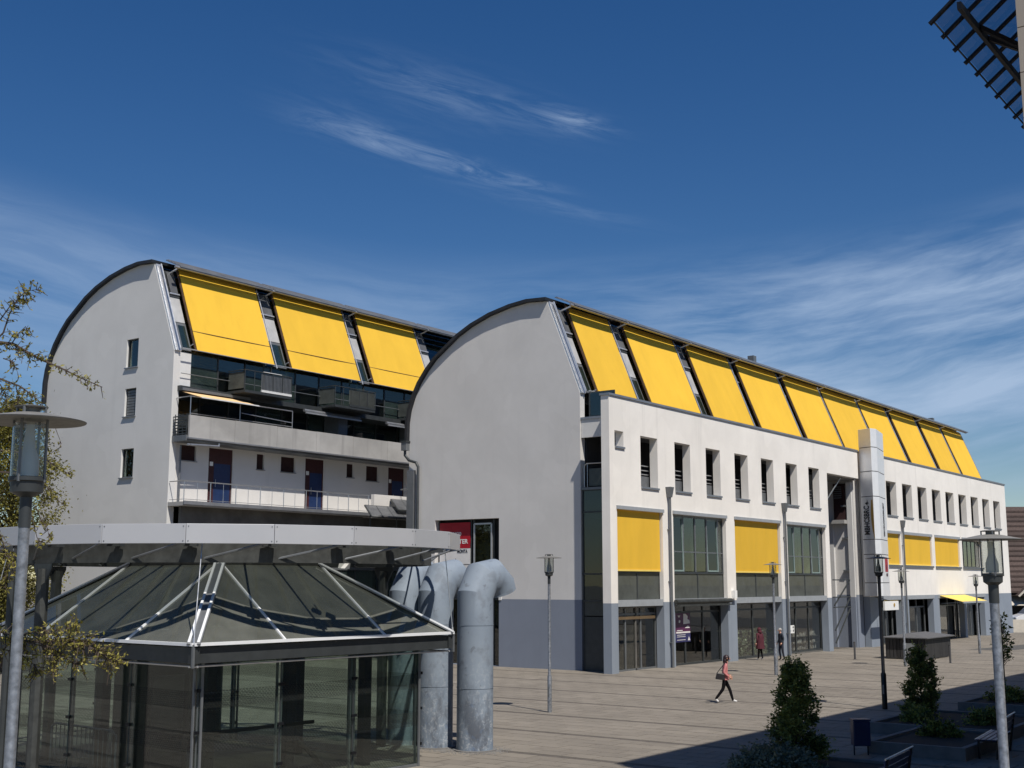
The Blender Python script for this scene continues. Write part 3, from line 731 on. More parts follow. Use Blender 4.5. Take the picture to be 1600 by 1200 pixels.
    box('pane', 'shop_glass', g, xg + .01, 38.1, 0, xg + .02, 42.3, 3.3)
    mb = MB(); mb.tube([(50.62, 38.2, 5.1), (50.62, 42.2, 5.1)], .03, 6)
    for k in range(4): mb.tube([(50.66, 39.95, 4.9 - k * .13), (50.66, 42.2, 4.9 - k * .13)], .014, 5)
    mb.build('gable_rail', 'frame_grey', b1)
    box('plinth_trim', 'frame_white', b1, 50.66, 37.9, 3.30, 50.70, 38.06, 3.62)
    # gutter hopper and swan-neck pipe at the foot of the curved roof
    xp = 50.55; y = 44.35; mb = MB(); mb.tube([(xp, y + .05, 11.35), (xp, y + .05, 11.05), (xp, y - .25, 10.75), (xp - .05, 43.55, 10.6), (xp - .05, 43.4, 10.35), (xp - .05, 43.4, 0)], .075, 10); dp = mb.build('downpipe', 'frame_dark', b1, smooth=True)
    box('hopper', 'frame_grey', dp, xp - .16, y - .15, 11.3, xp + .16, y + .2, 11.75); box('hopper_lid', 'frame_dark', dp, xp - .2, y - .2, 11.752, xp + .2, y + .25, 11.83)
    box('corner_strip', 'frame_grey', b1, 50.5, 43.72, 0, 50.695, 44.2, 10.2)
    # vents on the ridge
    for x, h in ((77.6, .55), (116.5, .35)):
        mb = MB(); mb.box(x, 36.2, 18.5, x + .45, 36.65, 19.2 + h); mb.build('roof_vent', 'frame_grey', b1)
b1_front()

# things fixed to or standing at the right building
def pylon():
    t = thing('sign_pylon', 'tall white panelled sign pylon hung beside the passage, with vertical lettering', 'sign', (82.6, 30.1, 3.2))
    P = [(82.1, 30.68), (81.66, 29.66), (82.3, 29.48), (85.35, 30.1), (85.45, 30.68), (83.5, 30.69)]
    zs = [3.25, 4.15, 6.05, 7.05, 9.95, 11.65, 13.3, 14.6]
    for a, b in zip(zs, zs[1:]): MB().prism([(x, y, a + .025) for x, y in P], (0, 0, b - a - .05)).build('cladding_panel', 'pylon_panel', t, bevel=.01)
    cx, cy = sum(p[0] for p in P) / 6, sum(p[1] for p in P) / 6
    MB().prism([(cx + (x - cx) * .97, cy + (y - cy) * .95, 3.3) for x, y in P], (0, 0, 11.25)).build('core', 'ink', t)
    a, b = Vector((82.1, 30.68, 0)), Vector((81.66, 29.66, 0)); r = (b - a).normalized(); n = Vector((r.y, -r.x, 0)); L = (b - a).length
    text('lettering', 'MBHCSBRC', 'ink', t, a + r * (L * .62) + n * .012 + Vector((0, 0, 7.35)), (0, 0, 1), -r, .66, .006, fit=1.95)
    mb = MB(); o = a + r * (L * .45) + n * .015 + Vector((0, 0, 9.55))
    mb.prism([o + r * x + Vector((0, 0, z)) for x, z in ((-.14, -.05), (.03, .02), (.07, .22), (.12, .0), (.22, -.06), (.1, -.1), (.07, -.2))], n * .006); mb.build('emblem', 'ink', t)
    mb = MB(); o = a + r * (L * .84) + n * .013
    mb.prism([o + r * (.14 * math.sin(math.pi * k / 8) * (-1) + .15 * k / 8) + Vector((0, 0, 9.7 - 2.6 * k / 8)) for k in range(9)] + [o + r * (.2) + Vector((0, 0, 7.1)), o + r * .12 + Vector((0, 0, 9.7))], n * .006); mb.build('swoosh', 'gold_ink', t)
    a2, b2 = Vector((82.3, 29.48, 0)), Vector((85.35, 30.1, 0)); r2 = (b2 - a2).normalized(); n2 = Vector((r2.y, -r2.x, 0))
    text('small_lettering', 'GSAVDUOMOSRUEIIV', 'ink', t, a2 + r2 * 1.9 + n2 * .012 + Vector((0, 0, 7.3)), (0, 0, 1), -r2, .75, .006, fit=2.3)
    p = a2 + r2 * 1.9 + n2 * .012; mb = MB()
    mb.obox(p + Vector((0, 0, 5.35)), r2 * .6, n2 * .006, Vector((0, 0, .45))); mb.build('picture', 'poster_red', t)
    mb = MB(); mb.obox(p + r2 * -.1 + n2 * .008 + Vector((0, 0, 5.2)), r2 * .14, n2 * .006, Vector((0, 0, .18))); mb.obox(p + r2 * .1 + n2 * .008 + Vector((0, 0, 4.7)), r2 * .3, n2 * .004, Vector((0, 0, .1))); mb.build('picture_detail', 'poster_dark', t)
pylon()
def signs():
    t = thing('blade_sign', 'small white box sign with round emblem hanging under the pylon', 'sign', (84.5, 29.6, 2.3))
    box('sign_box', 'sign_white', t, 82.5, 29.5, 2.32, 85.2, 29.62, 2.92); MB().lathe([(.12, 0), (.12, .02)], (0, 0, 0), 14)
    mb = MB(); mb.tube([(84.3, 29.49, 2.66), (84.3, 29.47, 2.66)], .13, 14); mb.build('emblem', 'gold_ink', t); MB().bar((83.8, 29.56, 2.92), (83.8, 30.6, 3.2), .05, .05).build('hanger', 'frame_dark', t)
    t = thing('window_poster', 'purple and white poster in the second shop window', 'poster', (56.9, 31.2, 1.2))
    y = 31.18
    box('sheet', 'poster_purple', t, 56.55, y, 1.15, 58.15, y + .012, 2.62); box('lower_sheet', 'poster_blue', t, 56.55, y - .004, 1.15, 58.15, y, 1.58)
    box('white_bar', 'poster_white', t, 56.62, y - .008, 1.60, 58.12, y - .003, 1.68); box('white_bar', 'poster_white', t, 56.7, y - .008, 1.72, 57.3, y - .003, 1.76)
    mb = MB(); mb.prism([(57.4, y - .006, 2.05), (58.1, y - .006, 2.08), (58.05, y - .006, 2.25), (57.85, y - .006, 2.3), (57.88, y - .006, 2.45), (57.65, y - .006, 2.58), (57.42, y - .006, 2.58)], (0, .003, 0)); mb.prism([(57.55, y - .006, 1.85), (58.1, y - .006, 1.85), (57.9, y - .006, 1.98)], (0, .003, 0))
    mb.prism([(56.8, y - .006, 2.5), (57.1, y - .006, 2.5), (56.95, y - .006, 2.38)], (0, .003, 0)); mb.prism([(56.9, y - .006, 2.15), (57.05, y - .006, 2.12), (57.1, y - .006, 2.24), (56.95, y - .006, 2.28)], (0, .003, 0)); mb.build('white_figure', 'poster_white', t)
    mb = MB()
    for z in (1.5, 1.41, 1.25): mb.box(56.7, y - .01, z, 57.6, y - .005, z + .025)
    mb.prism([(57.85, y - .01, 1.22), (58.1, y - .01, 1.22), (57.98, y - .01, 1.42)], (0, .004, 0)); mb.build('print_lines', 'poster_white', t)
    t = thing('door_notice', 'white notice with dark dots on the door of the fourth shop', 'sign', (70.5, 31.55, 1.2))
    box('board', 'sign_white', t, 69.9, 31.17, 1.15, 71.35, 31.19, 1.62); mb = MB()
    for z in (1.3, 1.5): mb.tube([(71.18, 31.17, z), (71.18, 31.16, z)], .07, 12)
    mb.box(70.0, 31.162, 1.28, 70.9, 31.168, 1.31); mb.box(70.6, 31.162, 1.34, 70.62, 31.168, 1.56); mb.box(70.05, 31.162, 1.4, 70.3, 31.168, 1.46); mb.build('print', 'ink', t)
    t = thing('gable_poster', 'large red and white poster behind the grey pipes, in the gable opening', 'poster', (50.98, 41.2, 3.6))
    x = 50.95
    box('sheet', 'poster_white', t, x, 40.14, 3.58, x + .02, 42.2, 6.2); box('red_field', 'poster_red', t, x - .005, 40.14, 5.95, x + .019, 42.2, 7.3)
    text('lettering', 'NER. 2020', 'poster_white', t, (x - .012, 42.05, 6.62), (0, -1, 0), (0, 0, 1), .26, .003, fit=1.3)
    text('lettering', 'N LAUSTER', 'poster_white', t, (x - .012, 42.05, 6.2), (0, -1, 0), (0, 0, 1), .32, .003, fit=1.75)
    text('lettering', 'MONTA', 'ink', t, (x - .012, 41.0, 5.72), (0, -1, 0), (0, 0, 1), .25, .003, fit=.68)
    mb = MB(); pts = [(41.9, 3.7), (41.7, 4.3), (41.5, 4.75), (41.25, 5.1), (41.1, 5.45), (40.95, 5.1), (40.8, 4.7), (40.55, 4.4), (40.5, 3.9), (40.7, 3.6)]
    mb.prism([(x - .006, y, z) for y, z in pts], (.004, 0, 0)); mb.build('figure', 'poster_dark', t)
    t = thing('shop_plants', 'pale green plants crowding behind the third shop window', 'plant', (65.7, 32.4, 0))
    mb = MB()
    for k in range(700):
        x = random.uniform(62.9, 68.4); h = random.random() ** 1.4 * 1.55; mb.leaf((x, random.uniform(31.36, 31.8), h + .05), random.uniform(.12, .3), random.random(), asp=.55)
    mb.build('foliage', 'leaf_shop', t)
    box('display_bench', 'interior_light', t, 62.9, 31.36, -.015, 68.5, 32.2, .12)
    t = thing('shop_display', 'goods on stands behind the fourth shop window', 'display', (73.6, 32.4, 0))
    mb = MB()
    for k in range(60):
        x = random.uniform(71.9, 75.3); z = random.choice((.1, .5, .9)); s = random.uniform(.05, .14); mb.box(x, 31.5, z, x + s, 31.5 + s, z + s * random.uniform(1, 2.4))
    mb.build('goods', 'poster_white', t); box('shelf', 'interior_light', t, 71.8, 31.4, .85, 75.4, 32.0, .89); box('shelf', 'interior_light', t, 71.8, 31.4, .45, 75.4, 32.0, .49)
signs()

# ------------------------------------------------------------------ left building
DY, DZ, XL = 18.28, 2.62, 40.22
b2 = thing('curved_roof_building', 'grey barrel-roofed apartment building at left with three lowered yellow blinds and balconies', 'building', (XL, 51.34, 0))
YL = 33.06 + DY
gw = [(54.32, 55.32, 15.57, 17.11), (54.33, 55.28, 12.92, 14.42), (54.29, 55.34, 9.66, 11.18)]
barrel(b2, XL, 76.0, DY, DZ, [(41.45, 46.9, .0, 4.98), (48.25, 53.9, .0, 4.98), (55.15, 60.7, .0, 4.98), (62.1, 67.4, None, None)], 'light_grey_render', [rect(a, b, c, d) for a, b, c, d in gw], split=True)
def b2_front():
    for i, (a, b, c, d) in enumerate(gw):
        f = MB(); x = XL + .16
        for p, q in (((a, c), (b, c)), ((b, c), (b, d)), ((b, d), (a, d)), ((a, d), (a, c))): f.bar((x, *p), (x, *q), .12, .08, (1, 0, 0))
        w = f.build('window', 'frame_dark', b2); box('pane', 'window_glass' if i != 1 else 'spandrel_glass', w, x + .01, a, c, x + .02, b, d)
        box('window_sill', 'zinc', w, XL - .09, a - .06, c - .06, XL + .1, b + .06, c - .005); box('room', 'interior', w, x + .6, a - .3, c - .3, x + .62, b + .3, d + .3)
        if i == 1:
            for k in range(9): box('shutter_slat', 'frame_grey', w, x - .03, a + .05, c + .08 + k * .15, x - .01, b - .05, c + .2 + k * .15)
    XR = 75.6; x0 = XL + .42
    # top storey glazing under the blinds
    yg = YL + .15
    box('upper_slab', 'frame_dark', b2, x0 - .1, YL - .25, 14.02, XR, YL + 3, 14.28)
    box('upper_back', 'interior_light', b2, x0, YL + 2.6, 8.2, XR, YL + 2.65, 16.1)
    box('end_panel', 'frame_white', b2, x0, yg - .1, 14.3, x0 + .75, yg, 16.1)
    for k in range(18):
        xa = x0 + .78 + k * 1.9; m_ = 'green_glass' if k % 3 != 1 else 'window_glass'
        p = box('upper_pane', m_, b2, xa, yg, 14.3, xa + 1.82, yg + .02, 16.15); box('upper_mullion', 'frame_dark', b2, xa + 1.82, yg - .04, 14.28, xa + 1.9, yg + .06, 16.2)
    MB().tube([(x0, YL - .1, 14.95), (XR, YL - .1, 14.95)], .02, 5).build('upper_rail', 'frame_grey', b2)
    # three hung balconies
    for xa in (43.9, 50.75, 57.7):
        xb = xa + 3.4; ya = YL - 1.35; z = 14.38
        s = box('balcony', 'frame_dark', b2, xa, ya, z - .14, xb, YL + .1, z)
        sc = box('balcony_screen', 'frame_grey' if xa < 45 else 'spandrel_glass', s, xa + 1.2, ya + .03, z + .12, xb - .04, ya + .05, z + 1.02)
        box('balcony_screen', 'spandrel_glass', s, xa + .03, ya + .1, z + .1, xa + .05, YL, z + 1.0)
        box('balcony_screen', 'frame_grey', s, xb - .05, ya + .1, z + .1, xb - .03, YL, z + 1.0)
        box('balcony_kerb', 'frame_white' if xa < 45 else 'frame_dark', s, xa + 1.2, ya - .02, z + .003, xb, ya + .06, z + .13)
        mb = MB(); mb.tube([(xa, YL, z + 1.08), (xa, ya, z + 1.08), (xb, ya, z + 1.08), (xb, YL, z + 1.08)], .025, 6)
        for k in range(6): x = xa + (xb - xa) * k / 5; mb.tube([(x, ya, z), (x, ya, z + 1.08)], .018, 5)
        for k in range(22): x = xa + 1.25 + (xb - xa - 1.3) * k / 21; mb.tube([(x, ya - .02, z + .1), (x, ya - .02, z + 1.05)], .010, 4)
        mb.build('balcony_rail', 'frame_dark', s)
        if xa < 45:
            box('rail_cover', 'frame_white', s, xa + 1.3, ya - .05, z + 1.1, xa + 2.6, ya + .06, z + 1.13)
    # terrace storey
    zt = 11.62
    yb = YL - 1.14
    box('terrace_slab', 'frame_grey', b2, XL + .1, yb + .02, zt - .30, XR, YL + 3, zt)
    for k in range(9):
        xa = XL + .2 + k * 3.0; p = box('parapet_panel', 'concrete', b2, xa, yb - .12, zt - .12, xa + 2.985, yb, zt + 1.02 + .012 * (k % 2))
    box('parapet_drip', 'zinc', b2, XL + .15, yb - .15, zt - .20, XR, yb + .02, zt - .125)
    # lattice screen at the gable end of the terrace
    mb = MB()
    for k in range(7): mb.box(XL + .12, yb, zt + .05 + k * .15, XL + .15, YL - .02, zt + .11 + k * .15)
    for k in range(5): mb.box(XL + .11, yb + .02 + k * .3, zt, XL + .14, yb + .06 + k * .3, zt + 1.1)
    mb.build('lattice_screen', 'frame_dark', b2)
    mb = MB(); mb.tube([(XL + .3, YL, zt + 2.0), (XL + .3, yb, zt + 2.0), (XL + 7.4, yb, zt + 2.0)], .03, 6); mb.tube([(XL + .3, yb, zt + 1.12), (XL + 7.4, yb, zt + 1.12)], .025, 6)
    for x in (.3, 3.6, 7.4): mb.tube([(XL + x, yb, zt + 1.0), (XL + x, yb, zt + 2.0)], .025, 6)
    mb.tube([(XL + 3.7, yb, zt + 1.5), (XL + 7.4, yb, zt + 1.35)], .02, 5)
    mb.build('terrace_rail', 'rail_steel', b2)
    for k in range(17):
        xa = x0 + .4 + k * 2.0; m_ = ('interior', 'window_glass', 'green_glass')[0 if k < 3 else 1 + k % 2]
        box('terrace_pane', m_ if m_ != 'interior' else 'window_glass', b2, xa, YL + 1.2, zt + .05, xa + 1.9, YL + 1.22, 14.0); box('terrace_mullion', 'frame_dark', b2, xa + 1.9, YL + 1.16, zt, xa + 2.0, YL + 1.26, 14.02)
    for xa in (52.4, 59.2): box('terrace_pier', 'frame_grey', b2, xa, YL - .05, zt, xa + .75, YL + 1.15, 14.02)
    for xa in (47.3, 53.5, 60.0):
        mb = MB()
        for k in range(10): mb.box(xa, YL - .9, zt + .02 + k * .14, xa + .06, YL + .9, zt + .11 + k * .14)
        mb.build('terrace_divider', 'wood_black', b2)
    # sun awning below the upper slab, rolled awnings on the other bays
    aw = MB(); aw.prism([(XL + .55, YL - .15, 14.0), (XL + .55, YL - 1.7, 13.55), (XL + .55, YL - 1.7, 13.52), (XL + .55, YL - .15, 13.97)], (3.7, 0, 0)); a_ = aw.build('awning', 'cream_fabric', b2)
    box('awning_case', 'frame_grey', a_, XL + .4, YL - .35, 14.03, XL + 5.0, YL - .1, 14.17); MB().bar((XL + .5, YL - 1.72, 13.53), (XL + 4.4, YL - 1.72, 13.53), .06, .06).build('awning_bar', 'frame_white', a_)
    for xa in (49.2, 56.2):
        a_ = MB().tube([(xa, YL - .42, 13.92), (xa + 4.6, YL - .42, 13.92)], .09, 8).build('rolled_awning', 'zinc', b2); box('awning_bar', 'aluminium', a_, xa, YL - .6, 13.74, xa + 4.6, YL - .52, 13.82)
    # access gallery with doors
    zg = 8.22; yw = YL + .08
    dr = [(42.85, 44.5), (49.9, 51.4), (57.0, 58.5)]
    wn = [(40.95, 42.0, 10.45, 11.25), (46.2, 46.75, 10.35, 11.2), (48.0, 49.1, 10.35, 11.2), (53.3, 53.9, 10.4, 11.2), (55.0, 56.1, 10.3, 11.2)]
    wall('gallery_wall', rect(x0, XR, zg, 11.34), [rect(a, b, zg + .05, 11.25) for a, b in dr] + [rect(*w) for w in wn], 'Y', yw, .25, 'gallery_render', b2)
    for i, (a, b) in enumerate(dr):
        f = MB(); yy = yw + .06
        f.box(a, yy, zg + .05, a + .42, yy + .08, 11.25); f.box(b - .1, yy, zg + .05, b, yy + .08, 11.25); f.box(a, yy + .002, 10.45, b, yy + .07, 11.25); d = f.build('door', 'frame_red', b2)
        box('door_leaf', 'door_blue', d, a + .42, yy + .01, zg + .05, b - .1, yy + .06, 10.45); MB().tube([(a + .52, yy - .04, 9.2), (a + .52, yy - .04, 9.6)], .02, 6).build('handle', 'rail_steel', d)
        box('number_plate', 'sign_white', d, a + .12, yy - .015, 10.3, a + .34, yy - .002, 10.52)
    for w in wn:
        f = box('window', 'dark_red', b2, w[0], yw + .12, w[2], w[1], yw + .16, w[3]); box('window_sill', 'zinc', f, w[0] - .05, yw - .06, w[2] - .06, w[1] + .05, yw + .1, w[2] - .004)
    box('gallery_slab', 'concrete', b2, XL + .02, YL - 1.25, zg - .20, 54.0, YL + .07, zg)
    box('gallery_fascia', 'zinc', b2, XL, YL - 1.32, zg - .14, 54.0, YL - 1.252, zg + .04)
    box('lower_beam', 'interior_light', b2, x0, YL - .6, zg - 1.25, XR, YL - .4, zg - .21)
    mb = MB(); yr = YL - 1.2; mb.tube([(XL + .06, YL - .05, zg + 1.05), (XL + .06, yr, zg + 1.05), (53.9, yr, zg + 1.05)], .028, 6); mb.tube([(XL + .06, YL - .05, zg + .12), (XL + .06, yr, zg + .12), (53.9, yr, zg + .12)], .015, 5)
    k = 0; x = XL + .06
    while x < 53.9:
        mb.tube([(x, yr, zg - .15), (x, yr, zg + 1.05)], .024 if k % 2 == 0 else .014, 5); x += .85; k += 1
    mb.build('gallery_railing', 'rail_steel', b2)
    # rainwater pipe at the gable corner, tubular gutter below the terrace
    MB().tube([(XL + .6, YL - .12, 11.2), (XL + .6, YL - .12, zg)], .05, 8).build('downpipe', 'frame_grey', b2)
    mb = MB(); mb.tube([(XL + .15, yb - .05, 11.12), (XL + 2.2, yb - .05, 11.2), (XL + 2.2, yb - .05, 11.36)], .05, 8); mb.build('gutter', 'rail_steel', b2)
    # stair block near the right building
    box('stair_parapet', 'gallery_render', b2, 54.05, YL - 1.5, zg - .25, 60.5, YL - 1.25, 9.35)
    box('stair_landing', 'concrete', b2, 54.05, YL - 1.24, zg - .25, 60.5, YL, zg)
    mb = MB(); x0_, yy = 56.4, YL - 2.4
    box('landing', 'concrete', b2, 56.2, yy - .1, 8.25, 62, YL - 1.52, 8.5)
    mb.tube([(56.3, YL - 1.6, 9.75), (56.3, yy, 9.75), (62, yy, 9.75)], .04, 6)
    for k in range(8): mb.tube([(56.3 + k * .8, yy, 8.4), (56.3 + k * .8, yy, 9.75)], .03 if k else .07, 6)
    mb.build('landing_railing', 'frame_grey', b2)
    for (xa, yb_, za, n) in ((51.6, YL - 3.6, 7.85, 4), (54.3, YL - 3.2, 8.35, 3)):
        ca = MB(); W = n * .95
        for k in range(n + 1): ca.bar((xa + k * .95, yb_, za), (xa + k * .95 + 1.1, yb_ + 1.6, za + .75), .06, .08)
        ca.bar((xa, yb_, za), (xa + W, yb_, za), .08, .08); ca.bar((xa + 1.1, yb_ + 1.6, za + .75), (xa + 1.1 + W, yb_ + 1.6, za + .75), .08, .08); c = ca.build('entrance_canopy', 'frame_dark', b2)
        for k in range(n):
            x1 = xa + k * .95 + .03; MB().add([(x1, yb_, za + .05), (x1 + .89, yb_, za + .05), (x1 + 1.99, yb_ + 1.6, za + .8), (x1 + 1.1, yb_ + 1.6, za + .8)], [(0, 1, 2, 3)]).build('canopy_pane', 'solar_glass', c)
        for k in (0, n): MB().tube([(xa + k * .95 + .3, yb_ + .4, za + .15), (xa + k * .95 + .3, yb_ + .4, 5.0)], .04, 6).build('canopy_post', 'frame_dark', c)
    # ground storeys: dark shopfronts with pale curtains
    box('lower_back', 'interior', b2, XL + .42, YL + 3.0, 0, XR, YL + 3.1, 8.0)
    for k in range(18):
        xa = XL + .6 + k * 1.95; p = box('shop_pane', 'green_glass', b2, xa, YL + .3, .1, xa + 1.85, YL + .32, 6.9); box('shop_mullion', 'frame_dark', b2, xa + 1.85, YL + .25, 0, xa + 1.95, YL + .4, 7.0)
        if k % 3: box('curtain', 'frame_white', b2, xa + .1, YL + .5, 2.6, xa + 1.7, YL + .53, 6.6)
    box('shop_transom', 'frame_grey', b2, XL + .42, YL + .22, 4.9, XR, YL + .42, 5.15)
b2_front()

# ================================================================== GLASS PAVILION AND RING CANOPY
PAV_ROT = R(-3.3)
def pavilion():
    t = thing('glass_pavilion', 'dark glass pavilion with hipped glass roof in the left foreground', 'pavilion', (19.4, 22.8, 0)); t.location = (19.62, 22.8, 0); t.rotation_euler = (0, 0, PAV_ROT)
    x0, x1, y0, y1, ze = 15.7, 23.05, 18.85, 26.8, 3.0
    u0, u1, v0, v1, zt = 17.95, 20.8, 21.1, 24.5, 4.6
    E = [V(x0, y0, ze), V(x1, y0, ze), V(x1, y1, ze), V(x0, y1, ze)]; T = [V(u0, v0, zt), V(u1, v0, zt), V(u1, v1, zt), V(u0, v1, zt)]
    for k in range(4):
        a, b = E[k], E[(k + 1) % 4]; c, d = T[k], T[(k + 1) % 4]; nrm = (b - a).cross(d - a).normalized()
        if nrm.z < 0: nrm = -nrm
        d_ = (b - a).normalized(); e1 = a + d_ * (c - a).dot(d_); e2 = a + d_ * (d - a).dot(d_)
        for vs in ([a, e1, c], [e1, e2, d, c], [e2, b, d]):
            n_ = len(vs); MB().add(vs + [v + nrm * .015 for v in vs], [tuple(range(n_)), tuple(range(n_, 2 * n_))] + [(i, (i + 1) % n_, (i + 1) % n_ + n_, i + n_) for i in range(n_)]).build('roof_pane', 'roof_glass', t)
        for p, r in ((e1, c), (e2, d)):
            MB().bar(p + nrm * .03, r + nrm * .03, .042, .04, nrm).build('rafter', 'white_metal', t)
            MB().bar(p - nrm * .12, r - nrm * .12, .08, .14, nrm).build('rafter_beam', 'steel_dirty', t)
        p, r = e1.lerp(e2, .5), c.lerp(d, .5); MB().bar(p - nrm * .10, r - nrm * .10, .05, .10, nrm).build('rafter_beam', 'steel_dirty', t)
        hp = (a - c).normalized()
        hip = MB(); sd = hp.cross(V(0, 0, 1)).normalized()
        for o in (-.09, .09): hip.bar(a + sd * o + V(0, 0, .05), c + sd * o + V(0, 0, .05), .05, .05)
        hip.build('hip_flashing', 'white_metal', t); MB().bar(a + V(0, 0, .02), c + V(0, 0, .02), .26, .03).build('hip_capping', 'frame_grey', t)
        MB().bar(a + V(0, 0, .02), b + V(0, 0, .02), .09, .06).build('eave_trim', 'white_metal', t)
        MB().bar(c + V(0, 0, .04), d + V(0, 0, .04), .12, .10).build('top_trim', 'steel_dirty', t)
        inn = (V(19.4, 22.8, ze) - (a + b) / 2).normalized()
        MB().bar(a + inn * .10 - V(0, 0, .19), b + inn * .10 - V(0, 0, .19), .10, .30).build('eave_fascia', 'frame_dark', t)
        MB().tube([a + inn * .12 - V(0, 0, .40), b + inn * .12 - V(0, 0, .40)], .022, 6).build('tension_rod', 'aluminium', t)
        MB().box(a.x - .025, a.y - .025, ze - .42, a.x + .025, a.y + .025, ze + .02).build('corner_clevis', 'frame_grey', t)
    MB().add(T, [(0, 1, 2, 3)]).build('roof_top', 'steel_dirty', t)
    o = .56; w0, w1, h0, h1 = x0 + o, x1 - o, y0 + o, y1 - o; ztop = ze - .38
    C4 = [V(w0, h0, 0), V(w1, h0, 0), V(w1, h1, 0), V(w0, h1, 0)]
    for k in range(4):
        a, b = C4[k], C4[(k + 1) % 4]; n = 3; d = (b - a).normalized(); inn = (V(19.4, 22.8, 0) - (a + b) / 2).normalized()
        for i in range(n):
            p, q = a.lerp(b, i / n) + d * .03, a.lerp(b, (i + 1) / n) - d * .03; zz = V(0, 0, ztop)
            MB().obox((p + q) / 2 + zz / 2 + V(0, 0, .03), (q - p) / 2, inn * .008, zz / 2).build('wall_pane', 'kiosk_foil_glass', t)
        for i in range(n + 1):
            p = a.lerp(b, i / n)
            if i < n or True:
                for s in (-.06, .06):
                    MB().bar(p + d * s + inn * .05, p + d * s + inn * .05 + V(0, 0, ztop), .035, .05, inn).build('wall_post', 'frame_grey', t)
                for z in (.5, 1.3, 2.1):
                    MB().obox(p - inn * .03 + V(0, 0, z), d * .07, inn * .02, V(0, 0, .03)).build('pane_clamp', 'black_steel', t)
        MB().bar(a + V(0, 0, ztop + .05), b + V(0, 0, ztop + .05), .10, .10).build('head_rail', 'frame_dark', t)
        MB().bar(a + V(0, 0, .03), b + V(0, 0, .03), .12, .06).build('sill_rail', 'frame_grey', t)
    # inside: lift shaft, posts, stair balustrade, barrier
    box('lift_shaft', 'black_steel', t, 16.9, 22.1, .0, 18.0, 23.3, 2.9)
    box('lift_door', 'frame_dark', t, 17.05, 22.06, .02, 17.85, 22.098, 2.2)
    for x, y in ((17.1, 20.2), (17.55, 20.9), (19.3, 20.3), (21.6, 20.3), (21.9, 23.0), (17.1, 24.0), (20.5, 25.4)):
        box('inner_column', 'black_steel', t, x - .11, y - .11, 0, x + .11, y + .11, 3.0)
    mb = MB(); mb.bar((17.2, 21.6, .95), (21.2, 21.6, .95), .06, .08); mb.bar((19.2, 19.9, .9), (20.6, 20.6, .1), .06, .08); mb.build('stair_balustrade', 'black_steel', t)
    mb = MB(); yb = 22.9
    mb.tube([(16.5, 22.5, 0), (16.5, 22.5, 1.0), (16.5, 22.65, 1.08), (16.5, 24.9, 1.08), (16.5, 25.05, 1.0), (16.5, 25.05, 0)], .025, 6); mb.tube([(16.5, 22.5, .2), (16.5, 25.05, .2)], .02, 6)
    for k in range(14): mb.tube([(16.5, 22.65 + k * .17, .2), (16.5, 22.65 + k * .17, 1.08)], .012, 4)
    mb.build('inner_barrier', 'galv', t)
    box('pavilion_floor', 'slab_far', t, w0 + .05, h0 + .05, .004, w1 - .05, h1 - .05, .03)
pavilion()

